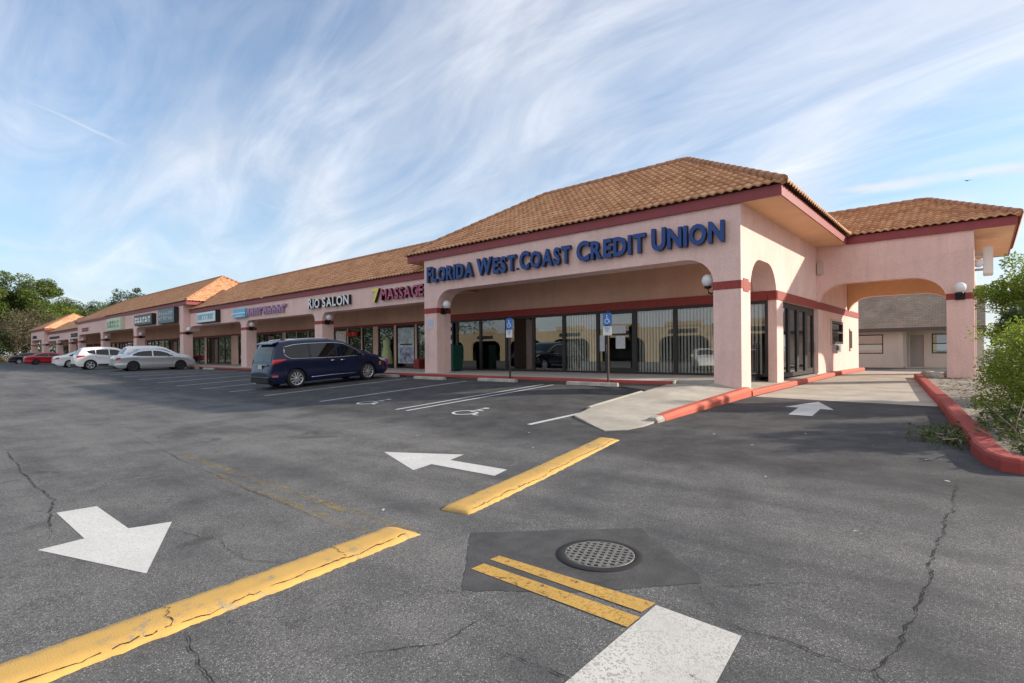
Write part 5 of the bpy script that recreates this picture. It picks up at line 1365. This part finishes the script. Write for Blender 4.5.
# ------------------------------------------------------------------ vegetation
def leaf_quads(mb, c, rad, n, size, rng, squash=0.8, hollow=0.35, down=0.25):
    for _ in range(n):
        while True:
            p = Vector((rng.uniform(-1, 1), rng.uniform(-1, 1), rng.uniform(-1, 1)))
            if hollow < p.length < 1: break
        q = Vector(c) + Vector((p.x * rad, p.y * rad, p.z * rad * squash))
        a = Vector((rng.gauss(0, 1), rng.gauss(0, 1), rng.gauss(0, .7))).normalized(); b_ = a.cross(Vector((rng.gauss(0, 1), rng.gauss(0, 1), rng.gauss(0, 1)))).normalized()
        s_ = size * rng.uniform(.6, 1.3); w = s_ * .42
        i = mb.add([q - a * s_ * .5, q + b_ * w * .5 - a * s_ * .05, q + a * s_ * .5, q - b_ * w * .5 - a * s_ * .05]); mb.face([i, i + 1, i + 2, i + 3])
def limb(mb, p, d, ln, r, rng, depth, tips, bend=0.25, kids=3, minr=0.02):
    pts = [Vector(p)]; dd = Vector(d).normalized(); n = 5; rs = [r]
    for k in range(n):
        dd = (dd + Vector((rng.gauss(0, bend), rng.gauss(0, bend), rng.gauss(0.05, bend * .6)))).normalized(); pts.append(pts[-1] + dd * ln / n); rs.append(max(minr * .4, r * (1 - .5 * (k + 1) / n)))
    mb.tube(pts, rs, 6 if r > .05 else 4)
    if depth == 0: tips.append(pts[-1]); tips.append(pts[3]); return
    for k in range(kids):
        a = rng.uniform(0, 2 * PI); side_ = Vector((math.cos(a), math.sin(a), rng.uniform(-.1, .7)))
        limb(mb, pts[rng.choice((3, 4, 5))], dd * .55 + side_ * .75, ln * rng.uniform(.55, .8), rs[-1] * .85, rng, depth - 1, tips, bend, kids, minr)
def tree(name, label, cat, loc, h, crown_r, seed, leafm, n_leaf, leaf, group=None, trunk_frac=.32, clump=.28, squash=.75, depth=2, kids=3, lean=0.0, barkm='bark', loose=1.0):
    rng = random.Random(seed); t = thing(name, label, cat, loc, group)
    base = Vector(loc); tb = MB(); tips = []
    r0 = h * .028; top = base + Vector((lean * h, 0, h * trunk_frac))
    tb.tube([base - Vector((0, 0, .3)), base + Vector((0, 0, h * .02)), (base + top) / 2 + Vector((rng.gauss(0, .02 * h), rng.gauss(0, .02 * h), 0)), top], [r0 * 1.5, r0 * 1.1, r0 * .9, r0 * .75], 9)
    for k in range(kids + 2):
        a = 2 * PI * k / (kids + 2) + rng.uniform(-.4, .4)
        limb(tb, top - Vector((0, 0, h * rng.uniform(0, .07))), Vector((math.cos(a) * crown_r * .9, math.sin(a) * crown_r * .9, h * rng.uniform(.25, .5))), crown_r * rng.uniform(.55, .75), r0 * .5, rng, depth, tips, .22, kids)
    tb.build('trunk', M[barkm], t)
    cb = MB(); cz = base.z + h * (trunk_frac + 1) / 2 + h * .05
    cents = [(q, 1.0) for q in tips] + [(q + Vector((rng.gauss(0, .12), rng.gauss(0, .12), rng.gauss(0, .08))) * crown_r, .8) for q in tips]
    cc = Vector((base.x + lean * h, base.y, cz))
    cents = [(q, f) for q, f in cents if ((q.x - cc.x) / crown_r) ** 2 + ((q.y - cc.y) / crown_r) ** 2 + ((q.z - cc.z) / (h * (1 - trunk_frac) * .5)) ** 2 < 1.15]
    for k in range(int(48 * loose)):
        u = Vector((rng.gauss(0, 1), rng.gauss(0, 1), rng.gauss(.15, 1))).normalized() * (rng.random() ** .45) * .96
        cents.append((Vector((base.x + lean * h + u.x * crown_r, base.y + u.y * crown_r, cz + u.z * h * (1 - trunk_frac) * .45)), 1.35))
    rng.shuffle(cents); cents = [c for i, c in enumerate(cents) if c[1] > 1.2 or i % 3 == 0]
    per = n_leaf / sum(f ** 2.5 for _, f in cents)
    for q, f in cents:
        q = Vector((q.x, q.y, min(q.z, base.z + h * .97)))
        leaf_quads(cb, q, crown_r * clump * f * rng.uniform(.65, 1.25), int(per * f ** 2.5 * rng.uniform(.6, 1.4)), leaf, rng, squash)
    cb.build('crown', leafm, t, fix=False); return t
def shrub(name, label, cat, loc, rx, ry, h, seed, leafm, n, leaf, stems=10, group=None, clumps=24, cl=.22, twigm='bark'):
    rng = random.Random(seed); t = thing(name, label, cat, loc, group); b = Vector(loc); sb, lb = MB(), MB()
    for k in range(stems):
        a = rng.uniform(0, 2 * PI); q = math.sqrt(rng.random())
        e = b + Vector((math.cos(a) * rx * q, math.sin(a) * ry * q, h * rng.uniform(.55, 1.0)))
        m_ = (b + e) / 2 + Vector((rng.gauss(0, .08), rng.gauss(0, .08), h * .08))
        sb.tube([b + Vector((math.cos(a) * .15 * rx, math.sin(a) * .15 * ry, -.1)), m_, e], [.022, .014, .004], 5)
        for f in (.45, .65, .85, 1.0):
            p = b + (e - b) * f + Vector((rng.gauss(0, .08), rng.gauss(0, .08), rng.gauss(0, .05)))
            leaf_quads(lb, p, h * .11 * rng.uniform(.7, 1.4), int(n * .4 / (stems * 4)), leaf, rng, .9, 0)
    for k in range(clumps):
        a = rng.uniform(0, 2 * PI); q = math.sqrt(rng.random()); zz = rng.random() ** .8
        f = math.sqrt(max(.08, 1 - (zz - .25) ** 2 * 1.2))
        p = b + Vector((math.cos(a) * rx * q * f, math.sin(a) * ry * q * f, h * (.08 + .82 * zz)))
        leaf_quads(lb, p, h * cl * rng.uniform(.6, 1.2), int(n * .6 / clumps), leaf, rng, .85, .1)
    sb.build('stems', M[twigm], t); lb.build('foliage', leafm, t, fix=False); return t
# woods at the far left
G_ = 'trees beyond the far end of the row'
tree('oak_tree', 'tallest broad oak at the far left edge, its sunny crown against the sky', 'tree', (-161.5, 18, 0), 19.3, 7.6, 3, M['oak'], 70000, .46, G_, .22, .19, .72, 2, 4)
for x, y, h, r, sd, mm, n_, lb in ((-166, 25, 14.5, 6, 4, 'oak', 12000, 'oak just right of the tallest one, sloping down to the orange roof'), (-164, 12, 16, 6, 5, 'dkleaf', 10000, 'oak cut by the left edge of the frame'),
        (-168, 29.5, 15.0, 5, 7, 'dkleaf', 8000, 'dark round tree above the far low row'), (-154, 24.6, 11.2, 4.5, 8, 'ltleaf', 7000, 'bright green bushy tree above the farthest orange roof'),
        (-169, 34.5, 15.5, 4.5, 9, 'dkleaf', 7000, 'dark tree above the far low row, the right one of the pair'), (-143.3, 33.9, 16.2, 4.4, 10, 'dkleaf', 7000, 'airy dark tree standing alone above the raised block roof'),
        (-160, 33.5, 13.6, 4, 11, 'oak', 5000, 'small tree in the gap left of the airy lone tree')):
    tree('oak_tree', lb, 'tree', (x, y, 0), h, r, sd, M[mm], int(n_ * 1.8), .36, G_, .24, .22, .75, 2, 3)
for x, y, h, r, sd, mm, lb in ((-138, 14.5, 9.6, 4.6, 21, 'brush', 'pale grey scrub tree under the tallest oak'), (-141, 17.5, 10.5, 4.4, 22, 'brush', 'greyish scrub tree just left of the farthest block'),
        (-146, 12.5, 8.5, 4.2, 23, 'brush', 'dry scrub tree at the left edge of the frame'), (-137, 11.0, 5.5, 3.4, 24, 'dkleaf', 'dark low tree behind the black sedan')):
    tree('scrub_tree', lb, 'tree', (x, y, 0), h, r, sd, M[mm], 7000, .34, 'scrub at the edge of the woods', .12, .22, .8, 2, 3)
rng = random.Random(2); mb = MB()
for _ in range(5200):
    x, y = rng.uniform(-165, -136.5), rng.uniform(-6, 30); h = rng.uniform(.4, 1.3); a = rng.uniform(0, PI); w = .16
    i = mb.add([(x - w * math.cos(a), y - w * math.sin(a), -.3), (x + w * math.cos(a), y + w * math.sin(a), -.3), (x + rng.gauss(0, .2), y + rng.gauss(0, .2), h)]); mb.face([i, i + 1, i + 2])
o = mb.build('dry_grass', M['drygrass'], fix=False); o['kind'] = 'stuff'
rng = random.Random(12); mb = MB()
for _ in range(900):
    leaf_quads(mb, (rng.uniform(-190, -152), rng.uniform(-25, 32), rng.uniform(0, 7.5)), 1.9, 22, .55, rng, .8, 0)
for _ in range(1500):
    leaf_quads(mb, (rng.uniform(-230, -92), rng.uniform(-62, -24), rng.uniform(0, 12)), 2.4, 40, .62, rng, .8, 0)
for _ in range(520):
    leaf_quads(mb, (rng.uniform(10, 110), rng.uniform(62, 105), rng.uniform(-.5, 6)), 2.2, 30, .6, rng, .8, 0)
o = mb.build('far_woods', M['dkleaf'], fix=False); o['kind'] = 'stuff'

# planting bed at the right
shrub('shrub', 'dense bright green bush at the right edge, in front of the canopy column', 'shrub', (.90, 12.4, g(1.2, 12) + .08), 1.02, 1.7, 1.72, 31, M['ltleaf'], 36000, .055, 38, clumps=170, cl=.12)
shrub('shrub', 'dark green shrub behind the bright bush, beside the pink column', 'shrub', (.95, 16.3, -.1), .85, 1.4, 2.1, 32, M['dkleaf'], 14000, .08, 16, clumps=46, cl=.14)
tree('young_tree', 'airy young tree with bright leaves rising above the bush at the right edge', 'tree', (.85, 17.6, -.1), 3.3, 1.0, 33, M['ltleaf'], 20000, .08, None, .30, .19, .9, 2, 3, loose=.9)
shrub('weed_clump', 'low weeds spilling over the red kerb onto the asphalt', 'plant', (-.42, 10.5, g(-.4, 10.5)), .46, 1.15, .15, 34, M['weed'], 1700, .05, 14, clumps=70, cl=.55, twigm='twig')
shrub('weed_clump', 'weeds inside the bed at the foot of the bright bush', 'plant', (.35, 10.6, g(.3, 10.6) + .1), .42, 1.3, .36, 35, M['weed'], 1500, .07, 14, clumps=26, cl=.3, twigm='twig')
shrub('weed_clump', 'small weeds inside the red kerb near its curved end', 'plant', (.55, 9.2, g(.5, 9.2) + .1), .4, .35, .26, 36, M['weed'], 700, .06, 12, clumps=14, cl=.35, twigm='twig')
# bare dry twigs lying in the bed, broken kerb stone, leaf litter
rng = random.Random(9); t = MB()
for _ in range(46):
    b = Vector((rng.uniform(.25, 1.2), rng.uniform(9.2, 11.6), -.25)); d = Vector((rng.gauss(0, 1), rng.gauss(0, 1), rng.uniform(.3, 1.4))).normalized(); l = rng.uniform(.25, .75)
    t.tube([b, b + d * l * .5 + Vector((rng.gauss(0, .04), rng.gauss(0, .04), 0)), b + d * l], [.006, .005, .002], 4)
o = t.build('dry_twigs', M['twig']); tag(o, 'bare grey twigs sticking up at the foot of the bright bush', 'twigs')
mb = MB()
for _ in range(2600):
    x, y = rng.uniform(-1.2, 1.8), rng.uniform(8.9, 26)
    if x < interp([(8.3, .35), (9.3, .15), (12.3, -.15), (17.7, -.8), (26, -1.75)], y) + .06: continue
    s_ = rng.uniform(.02, .06); a = rng.uniform(0, PI); z = bedz(x, y) + rng.uniform(.012, .03)
    i = mb.add([(x - s_ * math.cos(a), y - s_ * math.sin(a), z), (x + s_ * .4 * math.sin(a), y - s_ * .4 * math.cos(a), z + rng.uniform(0, .02)), (x + s_ * math.cos(a), y + s_ * math.sin(a), z), (x - s_ * .4 * math.sin(a), y + s_ * .4 * math.cos(a), z + .01)]); mb.face([i, i + 1, i + 2, i + 3])
o = mb.build('leaf_litter', M['litter'], fix=False); o['kind'] = 'stuff'
for k, (x, y, s_) in enumerate(((-1.35, 24.6, .30), (-.9, 24.9, .22), (-1.55, 25.6, .26))):
    mb = MB(); r_ = random.Random(k)
    bm = bmesh.new(); bmesh.ops.create_icosphere(bm, subdivisions=2, radius=s_)
    for v_ in bm.verts: v_.co *= r_.uniform(.8, 1.15); v_.co.z *= .55
    me = bpy.data.meshes.new('rock'); bm.to_mesh(me); bm.free(); me.materials.append(M['stop'])
    o = bpy.data.objects.new('rock', me); C.objects.link(o); o.location = (x, y, bedz(x, y) + .06)
    tag(o, ('pale rock at the far end of the red kerb, the largest', 'small pale rock beside the foot of the canopy column', 'pale rock farthest back at the end of the red kerb')[k], 'rock')
# scraps on the asphalt
rng = random.Random(77); mb = MB()
for x, y in [(-2.6, 8.4), (-6.1, 7.4), (-.55, 8.6), (-3.4, 9.0), (-1.9, 6.6), (-.3, 7.5), (-2.2, 9.8), (-5.2, 6.4), (-4.4, 3.1), (-.8, 5.2), (-7.5, 6.0), (-1.2, 9.3)]:
    s_ = rng.uniform(.02, .05); a = rng.uniform(0, PI); z = g(x, y) + .012
    i = mb.add([(x - s_ * math.cos(a), y - s_ * math.sin(a), z), (x + s_ * .5 * math.sin(a), y - s_ * .5 * math.cos(a), z + .008), (x + s_ * math.cos(a), y + s_ * math.sin(a), z + .004), (x - s_ * .5 * math.sin(a), y + s_ * .5 * math.cos(a), z + .003)]); mb.face([i, i + 1, i + 2, i + 3])
o = mb.build('litter', mat('pale_scrap', (.55, .5, .42), .8), fix=False); o['kind'] = 'stuff'

# bird
def bird(loc, rz):
    t = thing('bird', 'small dark bird gliding in front of the white streak of cloud at the upper right', 'bird', loc, rz=rz)
    mb = MB(); mb.tube([(-.36, 0, .0), (-.24, 0, .01), (-.06, 0, .015), (.12, 0, .02), (.22, 0, .04), (.28, 0, .04), (.34, 0, .03)], [.05, .05, .085, .09, .055, .045, .008], 10)
    for sd in (-1, 1):
        root_, mid, tip = [(.14, 0.03 * sd, .03), (-.10, 0.03 * sd, .02)], [(.17, .38 * sd, .17), (-.06, .36 * sd, .15)], [(.02, .85 * sd, .10), (-.07, .80 * sd, .09)]
        for a, b in ((root_, mid), (mid, tip)):
            up = .018; mb.hexa([(*a[0][:2], a[0][2]), (*b[0][:2], b[0][2]), (*b[1][:2], b[1][2]), (*a[1][:2], a[1][2]), (a[0][0], a[0][1], a[0][2] + up), (b[0][0], b[0][1], b[0][2] + up * .5), (b[1][0], b[1][1], b[1][2] + up * .5), (a[1][0], a[1][1], a[1][2] + up)])
    mb.hexa([(-.30, -.05, 0), (-.30, .05, 0), (-.50, .10, .0), (-.50, -.10, 0), (-.30, -.05, .02), (-.30, .05, .02), (-.50, .10, .01), (-.50, -.10, .01)])
    mb.build('body', M['black'], t, world=False)
bird((-0.9, 60.0, 15.3), R(125)); bpy.data.objects['bird'].scale = (.46, .46, .46)

# ------------------------------------------------------------------ sky, sun, camera
SUN = Vector((1.0, 0.95, 0.565)).normalized()
elev = math.asin(SUN.z); az = math.atan2(SUN.x, SUN.y)
w = bpy.data.worlds.new('World'); scene.world = w; w.use_nodes = True
nt = w.node_tree; N = nt.nodes; L = nt.links; bg = N['Background']
sky = N.new('ShaderNodeTexSky'); sky.sky_type = 'NISHITA'; sky.sun_disc = False
sky.sun_elevation = elev; sky.sun_rotation = az; sky.altitude = 10; sky.air_density = 1.0; sky.dust_density = 0.6; sky.ozone_density = 1.6
tc = N.new('ShaderNodeTexCoord'); d = tc.outputs['Generated']
sp = N.new('ShaderNodeSeparateXYZ'); L.new(d, sp.inputs[0])
zc = math_n(nt, 'ADD', math_n(nt, 'MAXIMUM', sp.outputs[2], 0.0), 0.22)
px_, py_ = math_n(nt, 'DIVIDE', sp.outputs[0], zc), math_n(nt, 'DIVIDE', sp.outputs[1], zc)
cb_ = N.new('ShaderNodeCombineXYZ'); L.new(px_, cb_.inputs[0]); L.new(py_, cb_.inputs[1])
def cloudnoise(rot, sx, sy, scale, det, rough, dist, off=(0, 0, 0)):
    mp = N.new('ShaderNodeMapping'); mp.vector_type = 'TEXTURE'; mp.inputs['Rotation'].default_value = (0, 0, rot)
    mp.inputs['Scale'].default_value = (sx, sy, 1); mp.inputs['Location'].default_value = off; L.new(cb_.outputs[0], mp.inputs['Vector'])
    return noise(nt, mp.outputs['Vector'], scale, det, rough, dist)
ROT = R(165)          # the streaks run away from the viewer towards the far end of the row
n1 = cloudnoise(ROT, 1.9, 1.0, .85, 7, 0.50, 1.2, (3.1, 1.7, 0)); n2 = cloudnoise(ROT + R(10), 2.6, .9, 2.6, 9, 0.60, 1.8, (7, 2, 0)); n3 = cloudnoise(0, 1, 1, .42, 4, .5, .3, (1.3, 4.2, 0))
dens = math_n(nt, 'ADD', math_n(nt, 'MULTIPLY', n1, .50), math_n(nt, 'ADD', math_n(nt, 'MULTIPLY', n2, .20), math_n(nt, 'MULTIPLY', n3, .46)))
# more cloud to the right (towards +Y / +X) than to the left
dens = math_n(nt, 'ADD', dens, math_n(nt, 'MULTIPLY', math_n(nt, 'ADD', math_n(nt, 'MULTIPLY', sp.outputs[0], .7518), math_n(nt, 'MULTIPLY', sp.outputs[1], .6593)), .12))
back = math_n(nt, 'ADD', math_n(nt, 'MULTIPLY', sp.outputs[0], .6593), math_n(nt, 'MULTIPLY', sp.outputs[1], -.7518))   # unseen cloud added behind the viewer for more fill light
dens = math_n(nt, 'ADD', dens, maprange(nt, back, -.1, .5, 0, .30, True))
cov = maprange(nt, dens, .38, .74, .06, .93, True)
# a clear blue gap low in the sky at the right, round the vapour trail
gp = N.new('ShaderNodeVectorMath'); gp.operation = 'DOT_PRODUCT'; L.new(d, gp.inputs[0]); gp.inputs[1].default_value = Vector((-.03, 1.30, .275)).normalized()
gap = math_n(nt, 'MULTIPLY', maprange(nt, math_n(nt, 'ADD', gp.outputs['Value'], math_n(nt, 'MULTIPLY', math_n(nt, 'SUBTRACT', n1, .5), .03)), .972, .999, 0, .85, True), maprange(nt, n2, .35, .6, 1, .55))
cov = math_n(nt, 'MULTIPLY', cov, math_n(nt, 'SUBTRACT', 1.0, gap))
def trail(a, b, wdt, strength):
    """a vapour trail: a band along the great circle through two directions"""
    global cov
    a, b = Vector(a).normalized(), Vector(b).normalized(); n = a.cross(b).normalized(); m_ = (a + b).normalized(); half = m_.dot(a)
    dp = N.new('ShaderNodeVectorMath'); dp.operation = 'DOT_PRODUCT'; L.new(d, dp.inputs[0]); dp.inputs[1].default_value = n
    dm = N.new('ShaderNodeVectorMath'); dm.operation = 'DOT_PRODUCT'; L.new(d, dm.inputs[0]); dm.inputs[1].default_value = m_
    wob = math_n(nt, 'MULTIPLY', math_n(nt, 'SUBTRACT', noise(nt, d, 14, 5, .6), .5), wdt * 1.4)
    k = maprange(nt, math_n(nt, 'ABSOLUTE', math_n(nt, 'ADD', dp.outputs['Value'], wob)), 0, wdt, strength, 0, True)
    k = math_n(nt, 'MULTIPLY', k, maprange(nt, dm.outputs['Value'], half - .02, half + .01, 0, 1, True))
    k = math_n(nt, 'MULTIPLY', k, maprange(nt, noise(nt, d, 9, 4, .6), .3, .6, .45, 1))
    cov = math_n(nt, 'MAXIMUM', cov, k)
trail((-1.373, .126, .496), (-.969, .481, .259), .006, .55)
trail((-.226, 1.132, .288), (.10, 1.40, .340), .016, .9)
trail((-1.375, .124, .216), (-1.095, .37, .150), .012, .5)
trail((-1.10, .36, .30), (-.80, .60, .26), .010, .35)
shade = maprange(nt, n2, .3, .7, .84, 1.10)
cl = N.new('ShaderNodeVectorMath'); cl.operation = 'SCALE'; cl.inputs[0].default_value = (3.15, 3.22, 3.38)
L.new(shade, cl.inputs['Scale'])
hs = N.new('ShaderNodeHueSaturation'); hs.inputs['Saturation'].default_value = 1.2; hs.inputs['Value'].default_value = 0.70; L.new(sky.outputs['Color'], hs.inputs['Color'])
hazec = mixc(nt, maprange(nt, sp.outputs[2], -0.02, .34, .80, 0, True), hs.outputs['Color'], (1.75, 2.20, 2.70))
L.new(mixc(nt, cov, hazec, cl.outputs['Vector']), bg.inputs['Color'])
bg.inputs['Strength'].default_value = 0.115

sun = bpy.data.lights.new('sun', 'SUN'); sun.energy = 2.4; sun.angle = R(1.0); sun.color = (1.0, 0.88, 0.72)
so = bpy.data.objects.new('sun', sun); C.objects.link(so); so.location = (60, 60, 40)
so.rotation_euler = SUN.to_track_quat('Z', 'Y').to_euler()

cam = bpy.data.cameras.new('camera'); co = bpy.data.objects.new('camera', cam); C.objects.link(co)
yaw = R(41.25); Fv = Vector((-math.sin(yaw), math.cos(yaw), 0)); Rv = Vector((math.cos(yaw), math.sin(yaw), 0)); Uv = Vector((0, 0, 1))
rho = 0.0083
R2 = Rv * math.cos(rho) - Uv * math.sin(rho); U2 = Uv * math.cos(rho) + Rv * math.sin(rho)
mtx = Matrix((R2, U2, -Fv)).transposed().to_4x4(); mtx.translation = (0, 0, 1.05); co.matrix_world = mtx
cam.sensor_width = 36; cam.lens = 537.0 / 1024 * 36; cam.shift_x = 0.0; cam.shift_y = (352.0 - 341.5) / 1024
cam.clip_start = 0.05; cam.clip_end = 3000
scene.camera = co
scene.view_settings.view_transform = 'Standard'; scene.view_settings.look = 'None'; scene.view_settings.gamma = 1
scene.view_settings.exposure = 1.38
